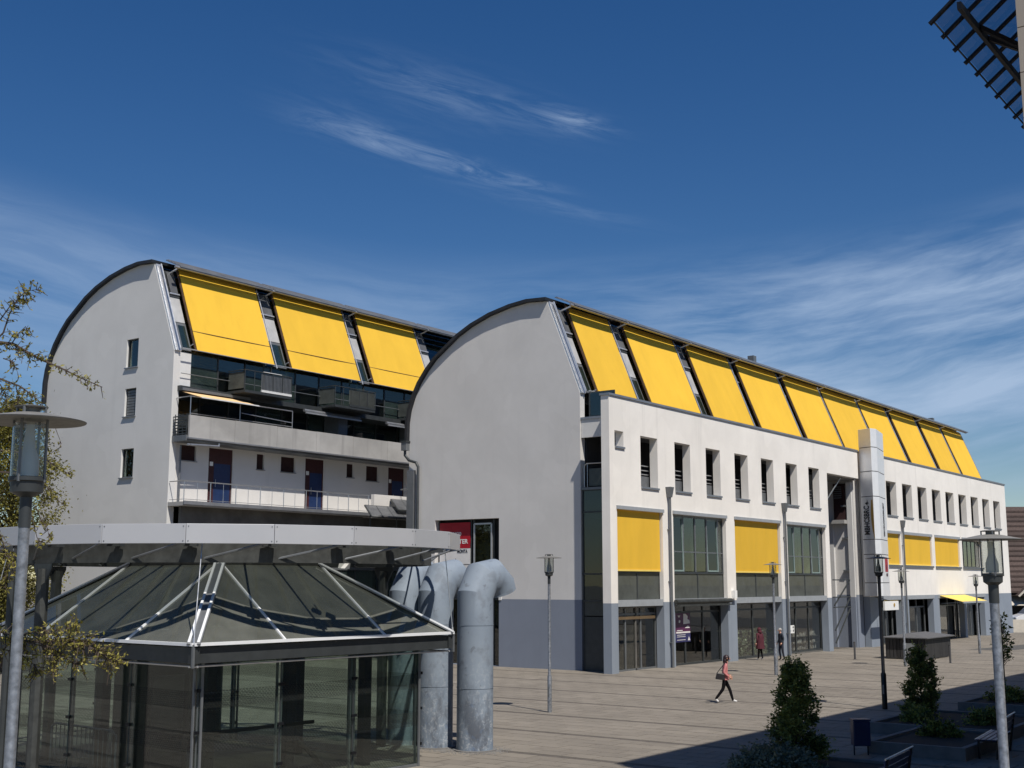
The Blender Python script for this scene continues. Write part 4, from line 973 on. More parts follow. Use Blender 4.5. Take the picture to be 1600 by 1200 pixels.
RC, RR, RN, RT0, RZ, RH = V(19.94, 22.97, 0), 5.46, 20, 3.52, 4.95, .385
def ring():
    t = thing('ring_canopy', 'big ring canopy of pale fascia panels floating above the glass pavilion', 'canopy', (19.94, 22.97, 0))
    def P(k, r, z): a = RT0 + 2 * math.pi * k / RN; return RC + V(r * math.cos(a), r * math.sin(a), z)
    for k in range(RN):
        a, b = P(k, RR, RZ), P(k + 1, RR, RZ); d = (b - a).normalized(); inn = (RC + V(0, 0, RZ) - (a + b) / 2).normalized(); up = V(0, 0, RH / 2)
        g = .006
        p = MB().obox((a + b) / 2 + inn * .03 + up, (b - a) / 2 - d * g, inn * .03, up).build('fascia_panel', 'fascia_panel', t, bevel=.006)
        sc = MB()
        for e in (.05, -.05):
            q = (a if e > 0 else b) + d * e
            for z in (.05, RH - .05): sc.obox(q + V(0, 0, z) - inn * .004, d * .010, inn * .004, V(0, 0, .010))
        sc.build('screw', 'frame_grey', p)
        c, e = P(k, 4.72, 0), P(k + 1, 4.72, 0)
        bm_ = MB().obox((c + e) / 2 + V(0, 0, 4.78), (e - c) / 2 * 1.01, (e - c).cross(V(0, 0, 1)).normalized() * .05, V(0, 0, .19)); bm_.build('ring_beam', 'steel_dirty', t)
        MB().bar(P(k, 4.72, RZ + .10), P(k, RR - .07, RZ + .16), .06, .12).build('spoke', 'frame_grey', t)
        MB().tube([P(k, 4.65, 4.62), P(k + 1, RR - .1, RZ + .05)], .025, 6).build('strut', 'frame_grey', t)
        f = MB(); q = P(k, 4.60, 0); rd = (q - RC).normalized(); tg = V(-rd.y, rd.x, 0)
        f.prism([q + tg * .16 + V(0, 0, RZ), q - tg * .16 + V(0, 0, RZ), q + V(0, 0, 4.62)], rd * .08); f.obox(q + rd * .35 + V(0, 0, RZ + .02), tg * .14, rd * .10, V(0, 0, .06)); f.build('bracket', 'frame_dark', t)
        a1, b1_ = P(k, 1.6, RZ + .30), P(k + 1, 1.6, RZ + .30); a2, b2_ = P(k, 4.66, RZ + .12), P(k + 1, 4.66, RZ + .12); MB().bar(P(k, 1.6, RZ + .24), P(k, 4.66, RZ + .06), .05, .08).build('deck_bar', 'frame_grey', t)
        MB().add([a1, b1_, b2_, a2, a1 + V(0, 0, .02), b1_ + V(0, 0, .02), b2_ + V(0, 0, .02), a2 + V(0, 0, .02)], [(0, 1, 2, 3), (4, 5, 6, 7), (0, 1, 5, 4), (2, 3, 7, 6), (0, 3, 7, 4), (1, 2, 6, 5)]).build('deck_pane', 'deck_glass', t)
    for ang in (174.5, 112, 52, -8):
        a = R(ang); x, y = RC.x + 4.72 * math.cos(a), RC.y + 4.72 * math.sin(a)
        mb = MB(); mb.tube([(x, y, 0), (x, y, 4.48)], .13, 8); c = mb.build('column', 'steel_dirty', t)
        dx, dy = -math.sin(a), math.cos(a)
        MB().prism([V(x, y, 4.2) - V(dx, dy, 0) * .16, V(x, y, 4.5) - V(dx, dy, 0) * .38, V(x, y, 4.585) - V(dx, dy, 0) * .38, V(x, y, 4.585) + V(dx, dy, 0) * .38, V(x, y, 4.5) + V(dx, dy, 0) * .38, V(x, y, 4.2) + V(dx, dy, 0) * .16], (V(math.cos(a), math.sin(a), 0) * .02)).build('column_head', 'frame_dark', c)
    mb = MB(); mb.tube([(15.1, 24.35, 0), (15.1, 24.35, 4.6)], .075, 8); mb.build('column', 'frame_dark', t)
    for e in (V(15.7, 18.85, 2.98), V(23.05, 18.85, 2.98), V(15.7, 26.8, 2.98), V(23.05, 26.8, 2.98)):
        e = V(19.62, 22.8, 0) + Matrix.Rotation(PAV_ROT, 3, 'Z') @ (e - V(19.4, 22.8, 0))
        d = (e - RC); d.z = 0; d.normalize(); q = RC + d * 5.1 + V(0, 0, RZ + .05)
        MB().tube([e, q], .012, 5).build('cable', 'rail_steel', t); MB().tube([e, e + (q - e) * .08], .022, 6).build('turnbuckle', 'aluminium', t)
    t2 = thing('floodlight', 'white floodlight clamped under the ring canopy', 'lamp', (19.3, 18.9, 4.5))
    mb = MB(); c = V(19.35, 18.75, 4.70); mb.add([c + RT * x + V(0, 0, z) for x, z in ((-.08, -.2), (.16, -.22), (.22, .16), (.0, .18))] + [c + RT * x + V(0, 0, z) + FW * .05 for x, z in ((-.08, -.2), (.16, -.22), (.22, .16), (.0, .18))], [(0, 1, 2, 3), (4, 5, 6, 7), (0, 1, 5, 4), (1, 2, 6, 5), (2, 3, 7, 6), (3, 0, 4, 7)]); mb.build('reflector', 'sign_white', t2)
    MB().obox(c + V(-.1, .1, -.02) - RT * .12, RT * .10, FW * .08, V(0, 0, .08)).build('lamp_body', 'frame_dark', t2); MB().tube([c - RT * .2, c - RT * .2 + V(0, .1, .32)], .02, 5).build('clamp', 'frame_grey', t2)
    t2 = thing('dome_camera', 'small black dome camera hanging under the ring canopy', 'camera', (22.5, 19.6, 4.7))
    mb = MB(); mb.lathe([(.001, -.09), (.06, -.07), (.085, 0), (.07, .06), (.03, .09), (.03, .3)], (22.35, 19.42, 4.66), 12); mb.build('dome', 'black_steel', t2, smooth=True)
ring()

# ================================================================== VENT PIPES
def pipes():
    lab = ['grey bent ventilation pipe standing clear at the right of the three', 'grey bent ventilation pipe in the middle, behind the roof corner cable', 'grey bent ventilation pipe farthest left, half hidden by the pavilion roof']
    for i, (x, y) in enumerate(((25.4, 19.83), (25.28, 21.05), (25.2, 22.0))):
        t = thing('ventilation_pipe', lab[i], 'pipe', (x, y, 0), 'ventilation pipes beside the pavilion'); r = .465
        segs = [(V(x, y, 0), V(x, y, 1.55)), (V(x, y, 1.55), V(x, y, 3.12))]
        for a, b in segs: MB().tube([a, b - V(0, 0, .008)], r, 32, caps=False).build('pipe_section', 'pipe_paint', t, smooth=True)
        MB().tube([V(x, y, 3.12), V(x, y, 3.86), V(x + .24, y, 4.26), V(x + .64, y, 4.32), V(x + .94, y, 4.10), V(x + 1.0, y, 3.94)], [r, r, r, r, r, r], 32, caps=False).build('pipe_elbow', 'pipe_paint', t, smooth=True, sharp=22)
        for z in (1.55, 3.12): MB().tube([(x, y, z - .012), (x, y, z + .012)], r + .008, 32, caps=False).build('weld_seam', 'pipe_paint', t, smooth=True)
        MB().tube([(x, y, 0), (x, y, .03)], r + .09, 24).build('base_flange', 'planter', t)
        MB().tube([V(x + .88, y, 4.14), V(x + .89, y, 4.13)], r - .02, 24).build('inner_grille', 'interior', t)
    mb = MB(); mb.tone = []
    for k in range(1600):
        a = random.uniform(0, 6.28); q = random.choice(((25.4, 19.83), (25.28, 21.05), (25.2, 22.0))); rr = random.uniform(.5, .95) ; s = random.uniform(.01, .025)
        c = V(q[0] + rr * math.cos(a), q[1] + rr * math.sin(a), .004); mb.add([c + V(-s, 0, 0), c + V(0, -s, 0), c + V(s, 0, 0), c + V(0, s, 0), c + V(0, 0, s)], [(0, 1, 4), (1, 2, 4), (2, 3, 4), (3, 0, 4)])
    mb.tone = None; o = mb.build('gravel', 'planter'); o['kind'] = 'stuff'; o['label'] = 'loose grit around the feet of the grey pipes'; o['category'] = 'gravel'
pipes()

# ================================================================== STREET LAMPS
def lamp(x, y, z0, zd, label, r=.05, pole='galv', hat='lamp_hat', low=1.15):
    t = thing('street_lamp', label, 'street lamp', (x, y, z0), 'street lamps on the square'); c = lambda z: (x, y, z)
    MB().tube([c(z0), c(z0 + low), c(z0 + low + .06), c(zd - .62)], [r * 1.6, r * 1.6, r * 1.05, r], 16).build('pole', pole, t, smooth=True)
    MB().lathe([(r * 1.08, -.86), (r * 1.12, -.62), (.125, -.58), (.13, -.50), (.145, -.49), (.145, -.46), (.001, -.46)], c(zd), 20).build('collar', 'black_steel' if pole == 'black_steel' else 'frame_dark', t, smooth=True)
    MB().lathe([(.132, -.455), (.132, -.03)], c(zd), 24).build('glass_cylinder', 'lamp_glass', t, smooth=True)
    MB().lathe([(.085, -.455), (.085, -.33), (.05, -.22), (.035, -.08), (.035, -.03)], c(zd), 16).build('diffuser', 'lamp_diffuser' if pole != 'black_steel' else 'frame_grey', t, smooth=True)
    h = MB().lathe([(.001, .004), (.14, .004), (.425, -.012), (.43, -.004), (.30, .024), (.15, .055), (.06, .065), (.06, .10)], c(zd), 36).build('hat', hat, t, smooth=True)
    MB().lathe([(.05, .100), (.125, .104), (.13, .112), (.08, .122), (.001, .124)], c(zd), 20).build('cap', hat, h, smooth=True)
    for k in range(4):
        a = R(30 + 90 * k); p = (x + .142 * math.cos(a), y + .142 * math.sin(a)); MB().bar((*p, zd - .50), (*p, zd + .01), .016, .016).build('stay', 'frame_grey' if pole != 'black_steel' else 'black_steel', t)
        q = (x + .12 * math.cos(a), y + .12 * math.sin(a)); MB().bar((*q, zd + .05), (*q, zd + .105), .016, .016).build('cap_stay', 'frame_grey', h)
    MB().box(x - r * 1.7, y - .03, z0 + .5, x - r * 1.55, y + .03, z0 + .8).build('service_door', 'frame_grey', t)
    return t
lamp(5.65, 8.98, .0, 5.49, 'street lamp with wide disc hat at the left edge, nearest to the viewer', r=.043)
lamp(17.51, 4.75, .0, 4.78, 'near street lamp with thick steel pole at the right edge', r=.062)
lamp(34.06, 23.49, 0, 5.0, 'thin grey street lamp in front of the grey gable', r=.045)
lamp(53.55, 24.35, 0, 5.0, 'grey street lamp in front of the second yellow window blind', r=.055)
lamp(41.55, 15.02, 0, 5.0, 'black street lamp in front of the sign pylon', r=.055, pole='black_steel', hat='black_steel')
lamp(63.54, 21.8, gz(63.54), 4.75, 'thin street lamp beside the black timber bin enclosure', r=.05)
lamp(79.01, 22.47, gz(79), 4.55, 'distant street lamp in front of the yellow shop awning', r=.05)

# ================================================================== SHADING TOWER AT RIGHT
def tower():
    t = thing('tower_block', 'beige panelled tower at the right edge with a sloping glass canopy', 'building', (20.2, 4.566, 0))
    XA, YB, ZR = 20.2, 4.566, 18.2; K = 20.2 / 21.5; zk = lambda z: 4.2 + (z - 4.2) * K
    box('wall', 'tower_panel', t, XA + .06, -9, -.05, 76, YB - .05, ZR)
    box('roof', 'felt', t, XA, -9.05, ZR + .003, 76.05, YB, ZR + .012)
    pm = None; zs = [0]; 
    while zs[-1] < ZR - .4: zs.append(zs[-1] + .775)
    proto = None
    for i in range(len(zs) - 1):
        for j in range(3):
            y = YB - (j + 1) * 1.5
            if proto is None: o = proto = MB().box(0, .008, .008, .055, 1.492, .767).build('cladding_panel', 'tower_panel', t); o.location = V(XA, y, zs[i]) - OFF[t]; proto.data.transform(Matrix.Translation(OFF[t]))
            else: o = proto.copy(); COL.objects.link(o); o.location = V(XA, y, zs[i]) - OFF[t]
    YO, ZO, ZI = 6.29 * K, zk(14.30), zk(15.39)
    for k in range(34):
        x = XA + .02 + k * .672
        MB().bar((x, YO + .06, ZO - .05), (x, YB + .02, ZI), .045, .09, (1, 0, 0)).build('canopy_rafter', 'black_steel', t)
        if k < 33: MB().add([(x, YO, ZO + .05), (x + .672, YO, ZO + .05), (x + .672, YB + .02, ZI + .10), (x, YB + .02, ZI + .10)], [(0, 1, 2, 3)]).build('canopy_pane', 'canopy_glass', t)
    MB().bar((XA - .1, 5.78 * K, zk(14.40)), (43, 5.78 * K, zk(14.40)), .07, .13).build('canopy_beam', 'black_steel', t)
    MB().bar((XA, YO, ZO + .0), (43, YO, ZO + .0), .02, .03).build('canopy_edge', 'frame_dark', t)
    for x in (21.2, 24.9, 28.6): MB().bar((x, 5.75 * K, zk(14.42)), (x + 1.8, YB + .03, zk(14.2)), .06, .09).build('canopy_brace', 'black_steel', t); MB().bar((x + .5, 5.75 * K, zk(14.4)), (x + 3.0, YB + .03, zk(14.55)), .05, .08).build('canopy_brace', 'black_steel', t)
tower()

# ================================================================== BACKGROUND BUILDINGS
def img(px, py, w):
    u = (600 - py) / F_PX; r = (px - 800) / F_PX; up = V(0, 0, 1)
    cf = FW * math.cos(PITCH) + up * math.sin(PITCH); cu = -FW * math.sin(PITCH) + up * math.cos(PITCH)
    return V(0, 0, CAM_H) + (cf + RT * r + cu * u) * w
def background():
    # house with a huge tiled roof beyond the far end
    b = img(1571, 935, 124); t = thing('tiled_house', 'dark house with steep brown tiled roof beyond the far end of the white facade', 'house', (b.x, b.y, gz(130)))
    ang = math.atan2(RT.y, RT.x); ex = V(math.cos(ang), math.sin(ang), 0); ey = V(-ex.y, ex.x, 0)
    Q = lambda a, d, z: V(b.x, b.y, gz(130)) + ex * a + ey * d + V(0, 0, z)
    MB().prism([Q(.8, 2.2, 0), Q(14, 2.2, 0), Q(14, 12, 0), Q(.8, 12, 0)], (0, 0, 4.6)).build('wall', 'cream_wall', t)
    n = 17; ze, zr = 3.6, 12.5
    def edge(s): return .2 + 1.5 * s ** 1.6, 14.8 - 1.4 * s   # hipped left edge leaning in
    for k in range(n):
        s0, s1 = k / n, (k + 1) / n; a0, b0_ = edge(s0); a1, b1_ = edge(s1); d0, d1 = s0 * 5.6, s1 * 5.6; z0, z1 = ze + (zr - ze) * s0, ze + (zr - ze) * s1
        c = MB(); c.add([Q(a0, d0 - .12, z0 + .12), Q(b0_, d0 - .12, z0 + .12), Q(b1_, d1 + .05, z1 + .04), Q(a1, d1 + .05, z1 + .04), Q(a0, d0 - .12, z0 - .06), Q(b0_, d0 - .12, z0 - .06)], [(0, 1, 2, 3), (0, 1, 5, 4)]); c.build('tile_course', 'roof_tile', t)
    MB().add([Q(.25, .1, ze - .05), Q(14.7, .1, ze - .05), Q(13.3, 5.6, zr), Q(1.4, 5.6, zr), Q(1.4, 11, ze), Q(14.5, 11, ze)], [(0, 1, 2, 3), (3, 2, 5, 4), (0, 3, 4)]).build('roof_underlay', 'roof_tile', t)
    g = MB(); g.prism([Q(1.0, -1.0, 3.3), Q(3.2, -1.0, 5.2), Q(5.4, -1.0, 3.3)], ey * 3.4); g.build('dormer', 'roof_tile', t)
    g = MB(); g.bar(Q(.9, -1.15, 3.2), Q(3.2, -1.15, 5.3), .22, .14); g.bar(Q(3.2, -1.15, 5.3), Q(5.5, -1.15, 3.2), .22, .14); g.build('barge_board', 'cream_wall', t)
    aw = MB(); aw.prism([Q(-.2, 1.8, 3.2), Q(-.2, -.6, 2.35), Q(-.2, -.6, 2.28), Q(-.2, 1.8, 3.12)], ex * 9); aw.build('shop_awning', 'cream_wall', t)
    box_ = MB().prism([Q(.9, 2.1, .1), Q(9, 2.1, .1), Q(9, 2.15, .1), Q(.9, 2.15, .1)], (0, 0, 2.4)).build('shopfront', 'interior', t)
    b = img(1564, 900, 150); t = thing('red_house', 'red rendered wall of a flat-roofed house behind the brown roof', 'house', (b.x, b.y, 0))
    MB().prism([V(b.x, b.y, -.4), V(b.x, b.y, -.4) + ex * 7, V(b.x, b.y, -.4) + ex * 7 + ey * 6, V(b.x, b.y, -.4) + ey * 6], (0, 0, 9.6)).build('wall', 'red_wall', t)
    MB().prism([V(b.x, b.y, 9.22) - ex * .3 - ey * .3, V(b.x, b.y, 9.22) + ex * 7.3 - ey * .3, V(b.x, b.y, 9.22) + ex * 7.3 + ey * 6, V(b.x, b.y, 9.22) - ex * .3 + ey * 6], (0, 0, .35)).build('roof_edge', 'zinc_dark', t)
    # dark glazed block behind the left building
    t = thing('glass_office_block', 'low glazed block with dark frames behind the pavilion at the left edge', 'building', (22, 70, 0))
    box('wall', 'interior', t, 4, 70.4, 0, 39.5, 80, 8.6); box('roof', 'zinc', t, 3.8, 69.6, 8.602, 39.7, 80.2, 8.95)
    for k in range(12):
        xa = 4 + k * 2.95
        for z0, z1 in ((.2, 2.9), (2.98, 5.0), (5.08, 8.5)): box('pane', 'green_glass', t, xa + .04, 70.05, z0, xa + 2.9, 70.07, z1)
        box('mullion', 'frame_dark', t, xa - .06, 69.98, 0, xa + .04, 70.14, 8.6)
    for z in (2.9, 5.0): box('transom', 'frame_dark', t, 4, 69.97, z, 39.5, 70.15, z + .08)
    # low wall and van by the side street
    a = img(1577, 985, 112); t = MB().prism([V(a.x, a.y, -.5), V(a.x, a.y, -.5) + RT * 9, V(a.x, a.y, -.5) + RT * 9 + FW * .4, V(a.x, a.y, -.5) + FW * .4], (0, 0, 1.32)).build('low_wall', 'cream_wall'); tag(t, 'low beige wall beside the parked white van', 'wall')
background()
def van():
    c = img(1581, 970, 117); t = thing('parked_van', 'white van parked nose-left behind the low beige wall', 'van', (c.x, c.y, gz(130)))
    ex = RT; ey = FW; Q = lambda a, d, z: V(c.x, c.y, gz(130) + .35) + ex * a + ey * d + V(0, 0, z)
    prof = [(0, .45), (.05, .95), (.35, 1.12), (.95, 1.28), (1.75, 1.95), (2.1, 2.05), (5.2, 2.05), (5.3, 1.9), (5.3, .4), (4.7, .35), (4.5, .7), (4.1, .78), (3.7, .7), (3.5, .35), (1.55, .35), (1.4, .7), (1.0, .8), (.6, .7), (.4, .35)]
    MB().prism([Q(a, -.95, z) for a, z in prof], ey * 1.9).build('body', 'van_white', t, bevel=.04)
    MB().prism([Q(a, -.97, z) for a, z in ((1.05, 1.33), (1.78, 1.9), (2.45, 1.9), (2.45, 1.3))], ey * .01).build('side_window', 'window_glass', t)
    MB().prism([Q(a, -.965, z) for a, z in ((1.02, 1.30), (1.76, 1.93), (2.5, 1.93), (2.5, 1.27))], ey * .005).build('window_seal', 'interior', t)
    MB().add([Q(.98, -.85, 1.33), Q(1.72, -.8, 1.95), Q(1.72, .8, 1.95), Q(.98, .85, 1.33)], [(0, 1, 2, 3)]).build('windscreen', 'solar_glass', t)
    for a in (1.0, 4.1):
        for d in (-.9, .7): w = MB().tube([Q(a, d, .33), Q(a, d + .22, .33)], .34, 20).build('wheel', 'tyre', t); MB().tube([Q(a, d - .012, .33), Q(a, d + .2, .33)], .2, 14).build('rim', 'aluminium', w)
    MB().obox(Q(.12, -.7, .85), ex * .1, ey * .18, V(0, 0, .12)).build('headlight', 'headlight', t); MB().obox(Q(.12, .7, .85), ex * .1, ey * .18, V(0, 0, .12)).build('headlight', 'headlight', t)
    MB().obox(Q(1.15, -1.1, 1.35), ex * .07, ey * .12, V(0, 0, .12)).build('mirror', 'frame_dark', t); MB().obox(Q(2.6, -.98, 1.15), ex * .1, ey * .02, V(0, 0, .02)).build('handle', 'frame_dark', t)
van()

# ================================================================== STREET FURNITURE
def furniture():
    # slatted bin enclosure
    x0, x1, y0, y1 = 70.0, 74.6, 22.85, 25.1; zb = gz(72); h = 1.18
    t = thing('bin_enclosure', 'low black timber bin enclosure with grey felt roof in front of the far shops', 'shed', (72.3, 24, zb))
    pr = MB().box(-.012, -.085, .04, .012, .085, h).build('slat', 'wood_black', t); first = True
    def put(x, y, rot):
        nonlocal first
        o = pr if first else pr.copy()
        if not first: COL.objects.link(o)
        else: pr.data.transform(Matrix.Translation(OFF[t]))
        first = False; o.location = V(x, y, zb) - OFF[t]; o.rotation_euler = (0, 0, rot)
    n = int((x1 - x0) / .2)
    for k in range(n): put(x0 + .1 + k * .2, y0, R(90)); 
    for k in range(n): put(x0 + .1 + k * .2, y1, R(90))
    m_ = int((y1 - y0) / .2)
    for k in range(m_): put(x0, y0 + .12 + k * .2, 0); put(x1, y0 + .12 + k * .2, 0)
    for x in (x0 + .06, (x0 + x1) / 2, x1 - .06):
        for y in (y0 + .06, y1 - .06): box('post', 'wood_black', t, x - .05, y - .05, zb, x + .05, y + .05, zb + h + .05)
    for y in (y0 + .03, y1 - .03): box('rail', 'wood_black', t, x0, y - .02, zb + h - .08, x1, y + .02, zb + h)
    rf = MB(); zr = zb + h + .04
    A = [V(x0 - .2, y0 - .2, zr), V(x1 + .2, y0 - .2, zr), V(x1 + .2, y1 + .2, zr), V(x0 - .2, y1 + .2, zr)]; m1, m2 = V(x0 + 1, (y0 + y1) / 2, zr + .22), V(x1 - 1, (y0 + y1) / 2, zr + .22)
    rf.add(A + [m1, m2] + [p - V(0, 0, .05) for p in A], [(0, 1, 5, 4), (1, 2, 5), (2, 3, 4, 5), (3, 0, 4), (6, 7, 8, 9), (0, 1, 7, 6), (1, 2, 8, 7), (2, 3, 9, 8), (3, 0, 6, 9)]); rf.build('roof', 'felt', t)
    for k, xb in enumerate((70.5, 71.6)):
        b = thing('wheelie_bin', ['dark waste bin with sloping lid, leftmost in the black enclosure', 'dark waste bin beside the leftmost bin in the black enclosure'][k], 'bin', (xb, 23.9, zb))
        MB().add([(xb - .25, 23.6, zb + .1), (xb + .25, 23.6, zb + .1), (xb + .25, 24.2, zb + .1), (xb - .25, 24.2, zb + .1), (xb - .3, 23.5, zb + .95), (xb + .3, 23.5, zb + .95), (xb + .3, 24.25, zb + 1.0), (xb - .3, 24.25, zb + 1.0)], [(0, 1, 2, 3), (4, 5, 6, 7), (0, 1, 5, 4), (1, 2, 6, 5), (2, 3, 7, 6), (3, 0, 4, 7)]).build('body', 'frame_dark', b)
        MB().tube([(xb - .28, 24.15, zb + .1), (xb + .28, 24.15, zb + .1)], .1, 10).build('wheels', 'tyre', b); MB().box(xb - .32, 23.45, zb + 1.001, xb + .32, 24.3, zb + 1.05).build('lid', 'frame_dark', b)
    # folded parasol-like cover leaning at the enclosure and a small bicycle-like stand
    t = thing('folding_chair', 'grey folding chair leaning beside the black bin enclosure', 'chair', (69.3, 23.2, zb)); c = V(69.25, 23.3, zb)
    for s in (-.22, .22):
        MB().tube([c + RT * s, c + RT * (s - .15) + V(0, 0, .95)], .02, 6).build('leg', 'rail_steel', t); MB().tube([c + RT * (s - .3) + FW * .3, c + RT * s + V(0, 0, .5) - FW * .1], .02, 6).build('leg', 'rail_steel', t)
    MB().obox(c + V(0, 0, .48), RT * .24, FW * .2, V(0, 0, .015)).build('seat', 'frame_grey', t); MB().obox(c - RT * .12 + V(0, 0, .8), RT * .24, FW * .02, V(0, 0, .14)).build('backrest', 'frame_grey', t)
    for (x, y, lab) in ((68.24, 26.25, 'dark bollard by the passage entrance, left of the bin enclosure'), (68.0, 20.9, 'dark bollard right of the black bin enclosure')):
        t = thing('bollard', lab, 'bollard', (x, y, gz(x)), 'bollards'); MB().tube([(x, y, gz(x)), (x, y, gz(x) + .92)], .055, 12).build('post', 'bollard', t, smooth=True); MB().lathe([(.056, 0), (.06, .02), (.04, .05), (.001, .055)], (x, y, gz(x) + .92), 12).build('cap', 'black_steel', t); MB().tube([(x, y, gz(x) + .0), (x, y, gz(x) + .012)], .10, 12).build('foot', 'bollard', t)
    # cafe chair at far right
    p = img(1565, 1000, 90); c = V(p.x, p.y, gz(90)); t = thing('cafe_chair', 'metal cafe chair with rounded back near the right-hand end of the facade', 'chair', c)
    for s in (-.24, .24):
        MB().tube([c + RT * s, c + RT * s + V(0, 0, .9)], .022, 6).build('leg', 'aluminium', t); MB().tube([c + RT * s - FW * .45, c + RT * s - FW * .42 + V(0, 0, .46)], .022, 6).build('leg', 'aluminium', t)
    MB().obox(c - FW * .22 + V(0, 0, .46), RT * .26, FW * .24, V(0, 0, .02)).build('seat', 'frame_dark', t)
    MB().prism([c + RT * a + V(0, 0, z) for a, z in ((-.28, .6), (.28, .6), (.29, .95), (.2, 1.1), (0, 1.15), (-.2, 1.1), (-.29, .95))], FW * .03).build('backrest', 'frame_dark', t)
    # blue litter bin on legs
    c = onground(1346, 1180); t = thing('litter_bin', 'dark blue litter bin on thin legs in the shade', 'bin', c)
    for a, b in ((-.17, 0), (.17, 0)): MB().tube([c + RT * a, c + RT * a + V(0, 0, .25)], .018, 6).build('leg', 'black_steel', t)
    MB().obox(c + V(0, 0, .53), RT * .21, FW * .16, V(0, 0, .30)).build('body', 'bench_blue', t, bevel=.03); MB().obox(c + V(0, 0, .85), RT * .22, FW * .17, V(0, 0, .02)).build('rim', 'bench_blue', t)
    # benches
    def bench(c, d, L, lab):
        t = thing('park_bench', lab, 'bench', c, 'blue benches'); d = Vector(d).normalized(); n = V(-d.y, d.x, 0)
        for k in range(4): MB().obox(c + d * L / 2 + n * (-.2 + k * .125) + V(0, 0, .45), d * L / 2, n * .05, V(0, 0, .015)).build('seat_slat', 'bench_blue', t, bevel=.008)
        for k in range(3): MB().obox(c + d * L / 2 + n * (.26 + k * .03) + V(0, 0, .58 + k * .13), d * L / 2, n * .014, V(0, 0, .055)).build('back_slat', 'bench_blue', t, bevel=.008)
        for e in (.15, L - .15):
            mb = MB(); q = c + d * e; mb.bar(q - n * .2, q - n * .2 + V(0, 0, .44), .05, .05); mb.bar(q + n * .2, q + n * .34 + V(0, 0, .92), .05, .05); mb.bar(q - n * .24 + V(0, 0, .42), q + n * .24 + V(0, 0, .42), .05, .04); mb.build('leg_frame', 'black_steel', t)
        MB().tube([c + n * .34 + V(0, 0, .93), c + d * L + n * .34 + V(0, 0, .93)], .018, 6).build('top_rail', 'rail_steel', t); MB().tube([c - n * .25 + V(0, 0, .46), c + d * L - n * .25 + V(0, 0, .46)], .012, 6).build('front_rail', 'rail_steel', t)
    bench(V(25.4, 9.0, 0), (-1, -.1, 0), 2.2, 'dark blue bench in deep shade at the bottom edge, beside the litter bin')
    bench(V(33.5, 9.1, 0), (-1, -.1, 0), 2.2, 'dark blue bench in deep shade beside the near right-hand lamp')
def onground(px, py):
    p = img(px, py, 1.0) - V(0, 0, CAM_H); return V(0, 0, CAM_H) + p * (-CAM_H / p.z)
furniture()

# ================================================================== PLANTS
def shrub(name, label, c, h, r, n, m, size, stem=True, cone=.55, group=None, low=.12):
    t = thing(name, label, 'shrub', c, group); mb = MB(); c = Vector(c)
    tw = MB(); lobes = []
    for k in range(95):
        z = h * (low + (1 - low) * random.random() ** 1.15); f = z / h; rad = r * (1 - cone * f ** 1.5) * (.55 if f > .93 else 1); a = random.uniform(0, 6.283); q = rad * random.uniform(.35, 1.0)
        p = c + V(q * math.cos(a), q * math.sin(a), z); lobes.append((p, random.uniform(.10, .20) * (r / .55), random.random()))
        tw.tube([c + V(0, 0, max(.05, z - q * .9)), p], [.012, .004], 4, caps=False)
    for k in range(n):
        p, s, tn = random.choice(lobes); d = V(random.gauss(0, 1), random.gauss(0, 1), random.gauss(0, 1)).normalized() * s * random.random() ** .4
        q = p + d; out = (q - c); out.z = 0
        mb.leaf(q, size * random.uniform(.6, 1.25), min(1, max(0, tn * .6 + random.gauss(.12, .22))), (out.normalized() * .6 + V(random.gauss(0, .6), random.gauss(0, .6), random.gauss(.2, .5))))
    for k in range(int(n * .02)):   # stray shoots
        p, s, tn = random.choice(lobes); d = (p - c); d.z = abs(d.z) * .25 + .1; d.normalize()
        for j in range(4): mb.leaf(p + d * (s + j * .05), size * .8, .5 + random.random() * .5)
    mb.build('foliage', m, t)
    if stem: tw.tube([c, c + V(.02, .01, h * .85)], [.03, .008], 6); tw.build('stem', 'twig', t)
    return t
